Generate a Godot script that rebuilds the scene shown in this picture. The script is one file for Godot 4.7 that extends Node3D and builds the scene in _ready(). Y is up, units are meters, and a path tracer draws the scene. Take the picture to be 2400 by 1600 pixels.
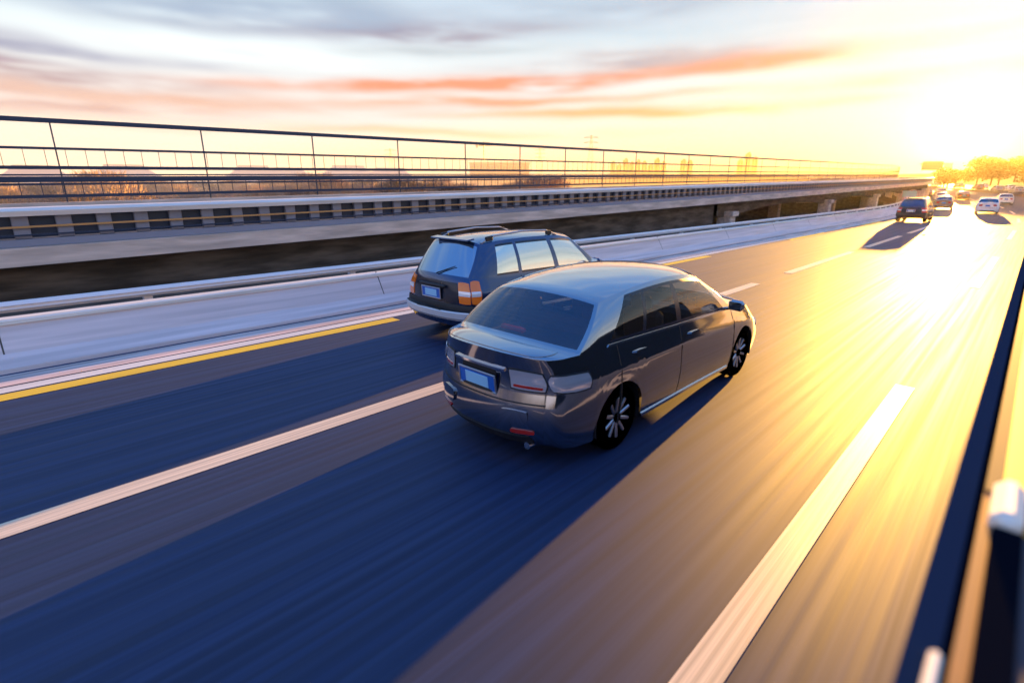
extends Node3D
# A ring-road at sunset seen from the window of a bus: two cars overtaking, a rising viaduct on the left, traffic bending away under the sun.
# The road runs towards -z; s is metres ahead (z = -s), lat is metres to the left of the camera (x = -lat).

const RISE_AT := 62.0
const BEND_AT := 45.0
var used := {}
var road_table: Array = []
var ramp_table: Array = []
var M := {}
var rng := RandomNumberGenerator.new()


class MB:  # collects triangles given counter-clockwise seen from outside
	var v := PackedVector3Array()
	var n := PackedVector3Array()
	var uv := PackedVector2Array()

	func tri(a: Vector3, b: Vector3, c: Vector3) -> void:
		var m := (b - a).cross(c - a).normalized()
		tri_n(a, b, c, m, m, m)

	func tri_n(a: Vector3, b: Vector3, c: Vector3, na: Vector3, nb: Vector3, nc: Vector3) -> void:
		v.append(a); v.append(c); v.append(b)
		n.append(na); n.append(nc); n.append(nb)

	func quad(a: Vector3, b: Vector3, c: Vector3, d: Vector3) -> void:
		tri(a, b, c)
		tri(a, c, d)

	func quad_n(a: Vector3, b: Vector3, c: Vector3, d: Vector3, na: Vector3, nb: Vector3, nc: Vector3, nd: Vector3) -> void:
		tri_n(a, b, c, na, nb, nc)
		tri_n(a, c, d, na, nc, nd)

	func box(at: Vector3, size: Vector3, turn := Basis(), cut := 0.0) -> void:  # cut chamfers every edge
		var h := size * 0.5
		var c := minf(cut, minf(h.x, minf(h.y, h.z)) * 0.8)
		var pt := func(sx: int, sy: int, sz: int, axis: int) -> Vector3:  # the corner's point on the face of that axis
			var p := Vector3(sx * (h.x - c), sy * (h.y - c), sz * (h.z - c))
			p[axis] = [sx * h.x, sy * h.y, sz * h.z][axis]
			return at + turn * p
		for axis in 3:
			var a := (axis + 1) % 3
			var b := (axis + 2) % 3
			for s in [-1, 1]:
				var q: Array = []
				for k in [[-1, -1], [1, -1], [1, 1], [-1, 1]]:
					var e := [0, 0, 0]
					e[axis] = s; e[a] = k[0]; e[b] = k[1]
					q.append(pt.call(e[0], e[1], e[2], axis))
				if s > 0: quad(q[0], q[1], q[2], q[3])
				else: quad(q[3], q[2], q[1], q[0])
		if c <= 0.0:
			return
		for axis in 3:
			var a := (axis + 1) % 3
			var b := (axis + 2) % 3
			for sa in [-1, 1]:
				for sb in [-1, 1]:
					var e := [0, 0, 0]
					e[a] = sa; e[b] = sb
					e[axis] = -1
					var p0: Vector3 = pt.call(e[0], e[1], e[2], a)
					var p1: Vector3 = pt.call(e[0], e[1], e[2], b)
					e[axis] = 1
					var p2: Vector3 = pt.call(e[0], e[1], e[2], b)
					var p3: Vector3 = pt.call(e[0], e[1], e[2], a)
					if sa * sb > 0: quad(p0, p1, p2, p3)
					else: quad(p3, p2, p1, p0)
		for sx in [-1, 1]:
			for sy in [-1, 1]:
				for sz in [-1, 1]:
					var p0: Vector3 = pt.call(sx, sy, sz, 0)
					var p1: Vector3 = pt.call(sx, sy, sz, 1)
					var p2: Vector3 = pt.call(sx, sy, sz, 2)
					if sx * sy * sz > 0: tri(p0, p1, p2)
					else: tri(p2, p1, p0)

	func tube(a: Vector3, b: Vector3, ra: float, rb: float, sides := 8, caps := true) -> void:
		var d := (b - a).normalized()
		var x := d.cross(Vector3.UP if absf(d.y) < 0.9 else Vector3.RIGHT).normalized()
		var y := d.cross(x)
		for k in sides:
			var u0 := x * cos(TAU * k / sides) + y * sin(TAU * k / sides)
			var u1 := x * cos(TAU * (k + 1) / sides) + y * sin(TAU * (k + 1) / sides)
			quad_n(a + u0 * ra, a + u1 * ra, b + u1 * rb, b + u0 * rb, u0, u1, u1, u0)
			if caps:
				tri(a, a + u1 * ra, a + u0 * ra)
				tri(b, b + u0 * rb, b + u1 * rb)

	func lathe_x(profile: Array, sides: int, at := Vector3.ZERO) -> void:  # profile of (x, radius) round the x axis
		for i in profile.size() - 1:
			var p: Vector2 = profile[i]
			var q: Vector2 = profile[i + 1]
			var t := q - p
			for k in sides:
				var a0 := TAU * k / sides
				var a1 := TAU * (k + 1) / sides
				var r0 := Vector3(0, cos(a0), sin(a0))
				var r1 := Vector3(0, cos(a1), sin(a1))
				var n0 := (r0 * t.x - Vector3(t.y, 0, 0)).normalized()
				var n1 := (r1 * t.x - Vector3(t.y, 0, 0)).normalized()
				var X := Vector3(1, 0, 0)
				quad_n(at + X * p.x + r0 * p.y, at + X * q.x + r0 * q.y, at + X * q.x + r1 * q.y, at + X * p.x + r1 * p.y, n0, n0, n1, n1)

	func sweep(path: Callable, prof: Array, ss: Array, caps := true) -> void:  # prof: (lat, y) clockwise when looking ahead with lat to the left
		for i in ss.size() - 1:
			for k in prof.size():
				var p: Vector2 = prof[k]
				var q: Vector2 = prof[(k + 1) % prof.size()]
				quad(path.call(ss[i], p.x, p.y), path.call(ss[i + 1], p.x, p.y), path.call(ss[i + 1], q.x, q.y), path.call(ss[i], q.x, q.y))
		if caps:
			for e in [0, ss.size() - 1]:
				for k in range(1, prof.size() - 1):
					var a: Vector3 = path.call(ss[e], prof[0].x, prof[0].y)
					var b: Vector3 = path.call(ss[e], prof[k].x, prof[k].y)
					var c: Vector3 = path.call(ss[e], prof[k + 1].x, prof[k + 1].y)
					if e == 0: tri(a, b, c)
					else: tri(c, b, a)

	func mesh() -> ArrayMesh:
		var a := []
		a.resize(Mesh.ARRAY_MAX)
		a[Mesh.ARRAY_VERTEX] = v
		a[Mesh.ARRAY_NORMAL] = n
		if uv.size() == v.size():
			a[Mesh.ARRAY_TEX_UV] = uv
		var out := ArrayMesh.new()
		out.add_surface_from_arrays(Mesh.PRIMITIVE_TRIANGLES, a)
		return out


func numbered(called: String) -> String:
	if not used.has(called):
		used[called] = 0
		return called
	used[called] += 1
	return "%s_%03d" % [called, used[called]]


func tag(o: Node3D, label: String, category: String, group := "") -> Node3D:
	o.set_meta("label", label)
	o.set_meta("category", category)
	if group:
		o.set_meta("group", group)
	return o


func thing(called: String, label: String, category: String, at := Vector3.ZERO, turn := 0.0, group := "") -> Node3D:
	var o := Node3D.new()
	o.name = numbered(called)
	add_child(o)
	o.position = at
	o.rotation.y = turn
	tag(o, label, category, group)
	return o


func part(called: String, m: Mesh, material: Material, parent: Node3D, at := Vector3.ZERO) -> MeshInstance3D:
	var o := MeshInstance3D.new()
	o.name = numbered(called) if parent == self else called
	o.mesh = m
	o.material_override = material
	o.position = at
	parent.add_child(o, true)
	return o


func struct(called: String, m: Mesh, material: Material) -> MeshInstance3D:
	var o := part(called, m, material, self)
	o.set_meta("kind", "structure")
	return o


func copy(root: Node3D, label: String, group := "") -> Node3D:
	var r: Node3D = root.duplicate()
	r.name = numbered(String(root.name).rstrip("0123456789").trim_suffix("_"))
	add_child(r)
	tag(r, label, root.get_meta("category"), group)
	return r


func mat(called: String, r: float, g: float, b: float, rough := 0.7, metal := 0.0, coat := 0.0) -> StandardMaterial3D:
	var m := StandardMaterial3D.new()
	m.resource_name = called
	m.albedo_color = Color(r, g, b).linear_to_srgb()
	m.roughness = rough
	m.metallic = metal
	if coat > 0.0:
		m.clearcoat_enabled = true
		m.clearcoat = coat
		m.clearcoat_roughness = 0.06
	M[called] = m
	return m


func noise_tex(seed_: int, freq: float, lo: Color, hi: Color, size := 512, octaves := 4, mid := 0.5) -> NoiseTexture2D:
	var f := FastNoiseLite.new()
	f.seed = seed_
	f.frequency = freq
	f.fractal_octaves = octaves
	var t := NoiseTexture2D.new()
	t.width = size
	t.height = size
	t.seamless = true
	t.noise = f
	var g := Gradient.new()
	g.set_color(0, lo)
	g.set_color(1, hi)
	g.set_offset(0, mid - 0.32)
	g.set_offset(1, mid + 0.32)
	t.color_ramp = g
	return t


func worn(m: StandardMaterial3D, seed_: int, scale: Vector3, lo: float, hi: float, bump := 0.0, freq := 0.02) -> void:  # tone variation over the world
	m.albedo_texture = noise_tex(seed_, freq, Color(lo, lo, lo), Color(hi, hi, hi))
	m.uv1_triplanar = true
	m.uv1_world_triplanar = true
	m.uv1_scale = scale
	if bump > 0.0:
		var t := noise_tex(seed_ + 7, 0.06, Color.BLACK, Color.WHITE)
		t.color_ramp = null
		t.as_normal_map = true
		t.bump_strength = bump
		m.normal_enabled = true
		m.normal_texture = t


func cv(p: Array, x: float) -> float:  # smooth curve through points
	var n := p.size()
	if x <= p[0].x: return p[0].y
	if x >= p[n - 1].x: return p[n - 1].y
	var i := 0
	while x > p[i + 1].x: i += 1
	var h: float = p[i + 1].x - p[i].x
	var t: float = (x - p[i].x) / h
	var d0: float = (p[i + 1].y - p[i].y) / h
	var m0 := d0
	var m1 := d0
	if i > 0: m0 = (p[i + 1].y - p[i - 1].y) / (p[i + 1].x - p[i - 1].x)
	if i < n - 2: m1 = (p[i + 2].y - p[i].y) / (p[i + 2].x - p[i].x)
	var t2 := t * t
	var t3 := t2 * t
	return p[i].y * (2 * t3 - 3 * t2 + 1) + h * m0 * (t3 - 2 * t2 + t) + p[i + 1].y * (3 * t2 - 2 * t3) + h * m1 * (t3 - t2)


func trace(bend_at: float, bend: float, until: float) -> Array:  # per metre: x, z, heading
	var out := []
	var x := 0.0
	var z := 60.0
	var a := 0.0
	for s in range(-60, int(until) + 1):
		out.append(Vector3(x, z, a))
		if s > bend_at: a += bend
		x -= sin(a)
		z -= cos(a)
	return out


func along(table: Array, s: float, lat: float, y: float) -> Vector3:
	var k := clampf(s + 60.0, 0.0, table.size() - 1.001)
	var i := int(k)
	var p: Vector3 = table[i].lerp(table[i + 1], k - i)
	return Vector3(p.x - cos(p.z) * lat, y, p.y + sin(p.z) * lat)


func lift(s: float) -> float:  # how the ground climbs ahead
	var t := maxf(0.0, s - RISE_AT)
	return minf(0.00012 * t * t, 0.036 * t) if t < 300.0 else 10.8 + 0.004 * (t - 300.0)


func road_at(s: float, lat: float, y: float) -> Vector3:
	return along(road_table, s, lat, y + lift(s))


func ramp_at(s: float, lat: float, y: float) -> Vector3:
	return along(ramp_table, s, lat, y + 0.0185 * s)


func heading(table: Array, s: float) -> float:
	return table[int(clampf(s + 60.0, 0, table.size() - 1))].z


func steps(a: float, b: float, d: float) -> Array:
	var out := []
	var n := maxi(1, int(ceil((b - a) / d)))
	for i in n + 1: out.append(a + (b - a) * i / n)
	return out


func rect(l0: float, l1: float, y0: float, y1: float) -> Array:  # l0 right, l1 left; order for sweep
	return [Vector2(l0, y0), Vector2(l0, y1), Vector2(l1, y1), Vector2(l1, y0)]


func sheet(path: Callable, l0: float, l1: float, y: float, ss: Array, across := 1) -> ArrayMesh:
	var b := MB.new()
	for i in ss.size() - 1:
		for k in across:
			var a0 := lerpf(l0, l1, float(k) / across)
			var a1 := lerpf(l0, l1, float(k + 1) / across)
			b.quad(path.call(ss[i], a0, y), path.call(ss[i + 1], a0, y), path.call(ss[i + 1], a1, y), path.call(ss[i], a1, y))
	return b.mesh()


func sky_color(a: float, e: float, f1: FastNoiseLite, f2: FastNoiseLite) -> Color:  # a degrees left of the road, e degrees up
	var c: Color
	var keys := [0.0, 3.0, 6.5, 9.5, 12.5, 17.0, 30.0, 60.0, 90.0]
	var cols := [Color(0.58, 0.47, 0.36), Color(0.58, 0.49, 0.4), Color(0.58, 0.51, 0.46), Color(0.53, 0.52, 0.5), Color(0.46, 0.51, 0.53), Color(0.28, 0.36, 0.44), Color(0.13, 0.28, 0.57), Color(0.08, 0.22, 0.57), Color(0.06, 0.19, 0.54)]
	var i := 0
	while i < 7 and e > keys[i + 1]: i += 1
	c = cols[i].lerp(cols[i + 1], clampf((e - keys[i]) / (keys[i + 1] - keys[i]), 0, 1))
	var away := clampf((absf(a - 5.4) - 85.0) / 95.0, 0.0, 1.0)  # pinker, brightened horizon behind the view, added to fill the shaded left faces
	c = c.lerp(Color(0.74, 0.66, 0.74).lerp(Color(0.08, 0.23, 0.6), clampf(e / 34.0, 0, 1)), away * 0.8)
	var ca := cos(deg_to_rad(a))
	var sa := sin(deg_to_rad(a))
	# clouds: long streaks, drawn out along the horizon
	var wob: float = f1.get_noise_3d(ca * 75.0, sa * 75.0, e * 6.0)
	var fine: float = f2.get_noise_3d(ca * 90.0, sa * 90.0, e * 17.0)
	for s in STREAKS:
		var da: float = (a - s[0]) / s[2]
		if absf(da) > 1.6: continue
		var mid: float = s[1] + s[4] * (a - s[0]) + wob * 0.8
		var de: float = (e - mid) / (s[3] * (1.0 - 0.35 * minf(1.0, absf(da))))
		var k: float = s[6] * exp(-da * da * 2.0 - de * de) * clampf(0.95 + 1.3 * fine + 0.4 * wob, 0.1, 1.3)
		c = c.lerp(s[5], clampf(k, 0, 1))
	var veil := clampf((f1.get_noise_3d(ca * 40.0, sa * 40.0, e * 5.0 + 300.0) - 0.02) * 2.2, 0, 1) * clampf((e - 11.0) / 6.0, 0, 1) * clampf((70.0 - e) / 40.0, 0, 1)
	c = c.lerp(Color(0.45, 0.5, 0.55), veil * 0.35)
	# the air round the sun
	var u := deg_to_rad(a - 5.4)
	var ue := deg_to_rad(e)
	var se := deg_to_rad(4.1)
	var g := rad_to_deg(acos(clampf(sin(ue) * sin(se) + cos(ue) * cos(se) * cos(u), -1, 1)))
	c += Color(1.0, 0.8, 0.42) * (0.8 * exp(-g * g / 6.0) + 0.1 * exp(-g * g / 40.0))
	c += Color(0.5, 0.33, 0.08) * (0.08 * exp(-g / 9.0))
	return c


var STREAKS := [  # azimuth, elevation, half length, half height, slope, colour, strength
	[44.0, 10.1, 36.0, 0.75, -0.045, Color(0.53, 0.22, 0.13), 1.3],
	[24.0, 10.8, 17.0, 0.7, -0.005, Color(0.53, 0.23, 0.14), 1.3],
	[30.0, 11.7, 24.0, 0.9, -0.02, Color(0.33, 0.29, 0.3), 0.8],
	[54.0, 14.2, 24.0, 0.9, -0.035, Color(0.2, 0.12, 0.15), 1.0],
	[66.0, 14.6, 30.0, 1.5, -0.03, Color(0.21, 0.26, 0.34), 0.9],
	[36.0, 16.2, 26.0, 1.0, -0.01, Color(0.24, 0.28, 0.34), 0.8],
	[88.0, 8.6, 18.0, 0.9, 0.02, Color(0.22, 0.12, 0.14), 1.1],
	[84.0, 10.2, 20.0, 0.8, 0.0, Color(0.25, 0.25, 0.31), 0.9],
	[88.0, 6.6, 24.0, 0.9, 0.0, Color(0.4, 0.26, 0.23), 0.95],
	[66.0, 11.9, 22.0, 1.1, -0.02, Color(0.6, 0.64, 0.64), 1.0],
	[52.0, 12.6, 18.0, 0.7, -0.02, Color(0.32, 0.35, 0.37), 0.7],
	[44.0, 8.3, 28.0, 0.55, -0.015, Color(0.53, 0.27, 0.17), 0.9],
	[30.0, 7.1, 28.0, 0.5, 0.0, Color(0.54, 0.29, 0.16), 1.0],
	[74.0, 7.4, 22.0, 0.6, 0.0, Color(0.5, 0.3, 0.22), 0.7],
	[55.0, 5.4, 34.0, 0.45, 0.0, Color(0.55, 0.33, 0.2), 0.6],
	[8.0, 8.6, 18.0, 0.8, -0.01, Color(0.52, 0.34, 0.24), 0.7],
	[10.0, 12.6, 20.0, 1.2, 0.02, Color(0.36, 0.43, 0.46), 0.8],
	[24.0, 14.2, 26.0, 1.3, 0.02, Color(0.33, 0.4, 0.45), 0.7],
	[-20.0, 10.5, 30.0, 1.0, 0.03, Color(0.5, 0.3, 0.22), 0.7],
	[130.0, 11.0, 36.0, 1.6, 0.0, Color(0.28, 0.22, 0.27), 0.7],
	[-80.0, 14.0, 40.0, 2.0, 0.0, Color(0.32, 0.29, 0.34), 0.6],
]


func make_sky() -> PanoramaSkyMaterial:
	var w := 1440
	var h := 720
	var im := Image.create(w, h, false, Image.FORMAT_RGBF)
	var f1 := FastNoiseLite.new()
	f1.seed = 4
	f1.frequency = 0.035
	f1.fractal_octaves = 3
	var f2 := FastNoiseLite.new()
	f2.seed = 11
	f2.frequency = 0.05
	f2.fractal_octaves = 4
	im.fill(Color(0.25, 0.2, 0.16))
	for y in h / 2:
		var e := 90.0 - (y + 0.5) * 180.0 / h
		var skip := 1 if e < 30.0 else (2 if e < 60.0 else 6)
		var x := 0
		while x < w:
			var a := wrapf(-(x + 0.5) * 360.0 / w, -180.0, 180.0)  # degrees left of -z, where the picture starts
			var c := sky_color(a, e, f1, f2)
			for k in skip:
				if x + k < w: im.set_pixel(x + k, y, c)
			x += skip
	var m := PanoramaSkyMaterial.new()
	m.panorama = ImageTexture.create_from_image(im)
	return m


class Car:  # the shape of one car; y up, nose towards -z, s ahead of the rear axle
	var sp: Dictionary
	var host: Node3D
	var S: Array = []
	var k0 := 0
	var k1 := 0
	var quads: Array = []
	var tags: Array = []

	func _init(spec: Dictionary, h: Node3D) -> void:
		sp = spec
		host = h
		var want: Array = []
		for p in sp.pillars: want.append(p.x)
		for c in [0.0, sp.wb]:
			for k in range(-7, 8): want.append(c + sp.arch * sin(k / 7.0 * PI / 2))
		for e in [0.02, 0.05, 0.09, 0.14, 0.21]:
			want.append(sp.tail + e)
			want.append(sp.nose - e)
		want.append(sp.tail)
		want.append(sp.nose)
		var s: float = sp.tail
		while s < sp.nose:
			want.append(s)
			s += sp.step
		var firm := want.slice(0, sp.pillars.size())
		want.sort()
		for x in want:
			if x < sp.tail or x > sp.nose: continue
			var close := false
			for f in firm:
				if absf(f - x) < 0.022 and f != x: close = true
			if not close and (S.is_empty() or x - S[-1] > 0.012): S.append(x)
		for i in S.size():
			if absf(S[i] - sp.pillars[0].x) < 0.001: k0 = i
			if absf(S[i] - sp.pillars[-1].x) < 0.001: k1 = i

	func yb(s: float) -> float: return host.cv(sp.belt, s)

	func low(s: float) -> float:
		var y: float = sp.sill
		for c in [0.0, sp.wb]:
			var d: float = absf(s - c)
			if d < sp.arch - 0.002: y = maxf(y, sp.wheel_r + sqrt(sp.arch * sp.arch - d * d))
		return y

	func shift(s: float, y: float) -> float:
		return host.cv(sp.tail_prof, y) * clampf(1.0 - (s - sp.tail) / 0.4, 0, 1) + host.cv(sp.nose_prof, y) * clampf(1.0 - (sp.nose - s) / 0.5, 0, 1)

	func half(s: float, y: float) -> float:
		var w: float = host.cv(sp.width, s)
		var wb: float = host.cv(sp.belt_w, s)
		var t: float = (y - sp.sill) / (yb(s) - sp.sill)
		if t < 0.45: return lerpf(w * 0.955, w, sin(clampf(t / 0.45, 0, 1) * PI / 2))
		var u := (t - 0.45) / 0.55
		return lerpf(w, wb, u * u) + 0.012 * exp(-pow((t - 0.74) / 0.05, 2.0)) - 0.01 * exp(-pow((t - 0.2) / 0.06, 2.0))

	func side(s: float, y: float, sgn: float) -> Vector3:
		return Vector3(sgn * half(s, y), y, -(s + shift(s, y)))

	func rail_s(sb: float) -> float:
		for i in sp.pillars.size() - 1:
			var p: Vector2 = sp.pillars[i]
			var q: Vector2 = sp.pillars[i + 1]
			if sb <= q.x + 0.0001: return lerpf(p.y, q.y, (sb - p.x) / (q.x - p.x))
		return sp.pillars[-1].y

	func gh(sb: float, v: float, sgn: float) -> Vector3:
		var b := side(sb, yb(sb), sgn)
		var sr := rail_s(sb)
		var r := Vector3(sgn * host.cv(sp.rail_w, sr), host.cv(sp.rail, sr), -sr)
		var p := b.lerp(r, v)
		p.x += sgn * 0.03 * sin(PI * v)
		return p

	func kq(q: float) -> float: return 1.0 - pow(absf(q), 2.6)

	func roof(sb: float, q: float) -> Vector3:
		var e := gh(sb, 1.0, 1.0)
		var t: float = (rail_s(sb) - sp.pillars[0].y) / (sp.pillars[-1].y - sp.pillars[0].y)
		return Vector3(q * e.x, e.y + sp.crown * kq(q), e.z + (-sp.bow_f1 * t * t + sp.bow_r1 * (1 - t) * (1 - t)) * kq(q))

	func front_glass(q: float, v: float) -> Vector3:
		var e := gh(S[k1], v, 1.0)
		return Vector3(q * e.x, e.y + lerpf(sp.crown_h, sp.crown, v) * kq(q), e.z - lerpf(sp.bow_f0, sp.bow_f1, v) * kq(q))

	func rear_glass(q: float, v: float) -> Vector3:
		var e := gh(S[k0], v, 1.0)
		return Vector3(q * e.x, e.y + lerpf(sp.crown_d, sp.crown, v) * kq(q), e.z + lerpf(sp.bow_r0, sp.bow_r1, v) * kq(q))

	func hood(s: float, q: float) -> Vector3:
		var e := side(s, yb(s), 1.0)
		var t: float = (s - S[k1]) / (sp.nose - S[k1])
		return Vector3(q * e.x, e.y + lerpf(sp.crown_h, sp.crown_n, t) * kq(q), e.z - lerpf(sp.bow_f0, sp.bulge_f, t) * kq(q))

	func deck(s: float, q: float) -> Vector3:
		var e := side(s, yb(s), 1.0)
		var t: float = (s - sp.tail) / maxf(0.001, S[k0] - sp.tail)
		return Vector3(q * e.x, e.y + sp.crown_d * kq(q), e.z + lerpf(sp.bulge_r, sp.bow_r0, t) * kq(q))

	func rear(q: float, y: float) -> Vector3:
		var e := side(sp.tail, y, 1.0)
		var v: float = (y - sp.sill) / (yb(sp.tail) - sp.sill)
		return Vector3(q * e.x, y + sp.crown_d * kq(q) * v * v * v, e.z + sp.bulge_r * kq(q))

	func front(q: float, y: float) -> Vector3:
		var e := side(sp.nose, y, 1.0)
		var v: float = (y - sp.sill) / (yb(sp.nose) - sp.sill)
		return Vector3(q * e.x, y + sp.crown_n * kq(q) * v * v * v, e.z - sp.bulge_f * kq(q))

	func add(a: Vector3, b: Vector3, c: Vector3, d: Vector3, t: String) -> void:
		quads.append([a, b, c, d])
		tags.append(t)

	func window_of(sb: float) -> String:
		for w in sp.windows:
			if sb > w[0] and sb < w[1]: return w[2]
		return ""

	func shell() -> Dictionary:  # tag -> mesh, smooth across panels and creased at sharp edges
		var Q := [-1.0, -0.985, -0.95, -0.9, -0.82, -0.7, -0.52, -0.28, 0.0, 0.28, 0.52, 0.7, 0.82, 0.9, 0.95, 0.985, 1.0]
		var rows := [0.0, 0.06, 0.14, 0.25, 0.37, 0.5, 0.62, 0.7, 0.76, 0.83, 0.92, 1.0]
		var V := [0.0, 0.07, 0.12, 0.3, 0.5, 0.7, 0.86, 0.92, 1.0]
		for sgn in [-1.0, 1.0]:
			for i in S.size() - 1:
				var m: float = (S[i] + S[i + 1]) / 2
				var l0 := low(S[i])
				var l1 := low(S[i + 1])
				for c in [0.0, sp.wb]:  # the upright ends of the wheel arches
					if absf(absf(S[i] - c) - sp.arch) < 0.003 and absf(m - c) < sp.arch: l0 = sp.wheel_r
					if absf(absf(S[i + 1] - c) - sp.arch) < 0.003 and absf(m - c) < sp.arch: l1 = sp.wheel_r
				var h0 := yb(S[i])
				var h1 := yb(S[i + 1])
				for k in rows.size() - 1:
					add(side(S[i], lerpf(l0, h0, rows[k]), sgn), side(S[i + 1], lerpf(l1, h1, rows[k]), sgn), side(S[i + 1], lerpf(l1, h1, rows[k + 1]), sgn), side(S[i], lerpf(l0, h0, rows[k + 1]), sgn), "body")
				if i >= k0 and i < k1:
					var w := window_of(m)
					for k in V.size() - 1:
						var t := "body"
						if w and k >= 2 and k < 6: t = w + ("_right" if sgn > 0 else "_left")
						elif w and k >= 1 and k < 7: t = "trim_" + w + str(sgn)
						elif sp.get("dark_pillars", false) and m > sp.windows[0][0] and m < sp.windows[-1][1] and k >= 1 and k < 7: t = "pillar_" + str(snappedf(rail_s(m), 0.25)) + str(sgn)
						add(gh(S[i], V[k], sgn), gh(S[i + 1], V[k], sgn), gh(S[i + 1], V[k + 1], sgn), gh(S[i], V[k + 1], sgn), t)
		for j in Q.size() - 1:
			var q0: float = Q[j]
			var q1: float = Q[j + 1]
			for i in S.size() - 1:
				if i < k0: add(deck(S[i], q0), deck(S[i + 1], q0), deck(S[i + 1], q1), deck(S[i], q1), "body")
				elif i < k1: add(roof(S[i], q0), roof(S[i + 1], q0), roof(S[i + 1], q1), roof(S[i], q1), "body")
				else: add(hood(S[i], q0), hood(S[i + 1], q0), hood(S[i + 1], q1), hood(S[i], q1), "body")
			for k in V.size() - 1:
				var inner := j >= 2 and j < Q.size() - 3 and k >= 1 and k < 7
				add(front_glass(q0, V[k]), front_glass(q1, V[k]), front_glass(q1, V[k + 1]), front_glass(q0, V[k + 1]), "windshield" if inner else "body")
				add(rear_glass(q0, V[k]), rear_glass(q1, V[k]), rear_glass(q1, V[k + 1]), rear_glass(q0, V[k + 1]), "rear_window" if inner else "body")
			for k in rows.size() - 1:
				var a: float = lerpf(sp.sill, yb(sp.tail), rows[k])
				var b: float = lerpf(sp.sill, yb(sp.tail), rows[k + 1])
				add(rear(q0, a), rear(q1, a), rear(q1, b), rear(q0, b), "body")
				a = lerpf(sp.sill, yb(sp.nose), rows[k])
				b = lerpf(sp.sill, yb(sp.nose), rows[k + 1])
				add(front(q0, a), front(q1, a), front(q1, b), front(q0, b), "body")
		var near := {}
		var normals: Array = []
		for n in quads.size():
			var q: Array = quads[n]
			var m: Vector3 = (q[2] - q[0]).cross(q[3] - q[1])
			var c: Vector3 = (q[0] + q[1] + q[2] + q[3]) / 4
			var inside := Vector3(0, 0.75, clampf(c.z, -sp.nose + 0.7, -sp.tail - 0.7))
			if m.dot(c - inside) < 0.0:
				q.reverse()
				m = -m
			normals.append(m)
			for p in q:
				var key := Vector3i((p * 1000.0).round())
				if not near.has(key): near[key] = []
				near[key].append(m)
		var out := {}
		for n in quads.size():
			var q: Array = quads[n]
			var own: Vector3 = normals[n].normalized()
			var ns: Array = []
			for p in q:
				var sum := Vector3.ZERO
				for m in near[Vector3i((p * 1000.0).round())]:
					if m.normalized().dot(own) > 0.6: sum += m
				ns.append(sum.normalized() if sum.length() > 1e-9 else own)
			if not out.has(tags[n]): out[tags[n]] = MB.new()
			out[tags[n]].quad_n(q[0], q[1], q[2], q[3], ns[0], ns[1], ns[2], ns[3])
		return out

	func patch(fn: Callable, u0: float, u1: float, v0: float, v1: float, off: float, nu := 6, nv := 4, soft := 0.0) -> ArrayMesh:  # a piece lying on the body, standing off by off
		var g: Array = []
		var base: Array = []
		for i in nu + 1:
			var row: Array = []
			var brow: Array = []
			for j in nv + 1:
				var fu := float(i) / nu
				var fv := float(j) / nv
				if soft > 0.0:  # rounded outline
					var x := fu * 2 - 1
					var y := fv * 2 - 1
					fu = 0.5 + 0.5 * x * (1 - soft * y * y)
					fv = 0.5 + 0.5 * y * (1 - soft * x * x)
				var u := lerpf(u0, u1, fu)
				var v := lerpf(v0, v1, fv)
				var p: Vector3 = fn.call(u, v)
				var du: Vector3 = fn.call(u + 0.01, v) - fn.call(u - 0.01, v)
				var dv: Vector3 = fn.call(u, v + 0.01) - fn.call(u, v - 0.01)
				var m := du.cross(dv).normalized()
				if m.dot(p - Vector3(0, 0.75, clampf(p.z, -sp.nose + 0.7, -sp.tail - 0.7))) < 0: m = -m
				row.append([p + m * off, m])
				brow.append(p - m * 0.02)
			g.append(row)
			base.append(brow)
		var b := MB.new()
		var flip: bool = (g[1][0][0] - g[0][0][0]).cross(g[0][1][0] - g[0][0][0]).dot(g[0][0][1]) < 0
		for i in nu:
			for j in nv:
				var a = g[i][j]
				var c = g[i + 1][j]
				var d = g[i + 1][j + 1]
				var e = g[i][j + 1]
				if flip: b.quad_n(e[0], d[0], c[0], a[0], e[1], d[1], c[1], a[1])
				else: b.quad_n(a[0], c[0], d[0], e[0], a[1], c[1], d[1], e[1])
		for i in nu:
			for j in [0, nv]:
				var a: Vector3 = g[i][j][0]
				var c: Vector3 = g[i + 1][j][0]
				if (j == 0) != flip: b.quad(base[i][j], base[i + 1][j], c, a)
				else: b.quad(a, c, base[i + 1][j], base[i][j])
		for j in nv:
			for i in [0, nu]:
				var a: Vector3 = g[i][j][0]
				var c: Vector3 = g[i][j + 1][0]
				if (i == nu) != flip: b.quad(base[i][j], base[i][j + 1], c, a)
				else: b.quad(a, c, base[i][j + 1], base[i][j])
		return b.mesh()


func wheel_mesh(r: float, w: float) -> ArrayMesh:
	var b := MB.new()
	var h := w / 2
	b.lathe_x([Vector2(-h + 0.01, r * 0.66), Vector2(-h, r * 0.72), Vector2(-h - 0.006, r * 0.82), Vector2(-h + 0.008, r * 0.93), Vector2(-h + 0.03, r * 0.985), Vector2(-h + 0.05, r), Vector2(-0.028, r), Vector2(-0.02, r * 0.97), Vector2(0.02, r * 0.97), Vector2(0.028, r), Vector2(h - 0.05, r), Vector2(h - 0.03, r * 0.985), Vector2(h - 0.008, r * 0.93), Vector2(h + 0.006, r * 0.82), Vector2(h, r * 0.72), Vector2(h - 0.01, r * 0.66)], 36)
	return b.mesh()


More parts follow.
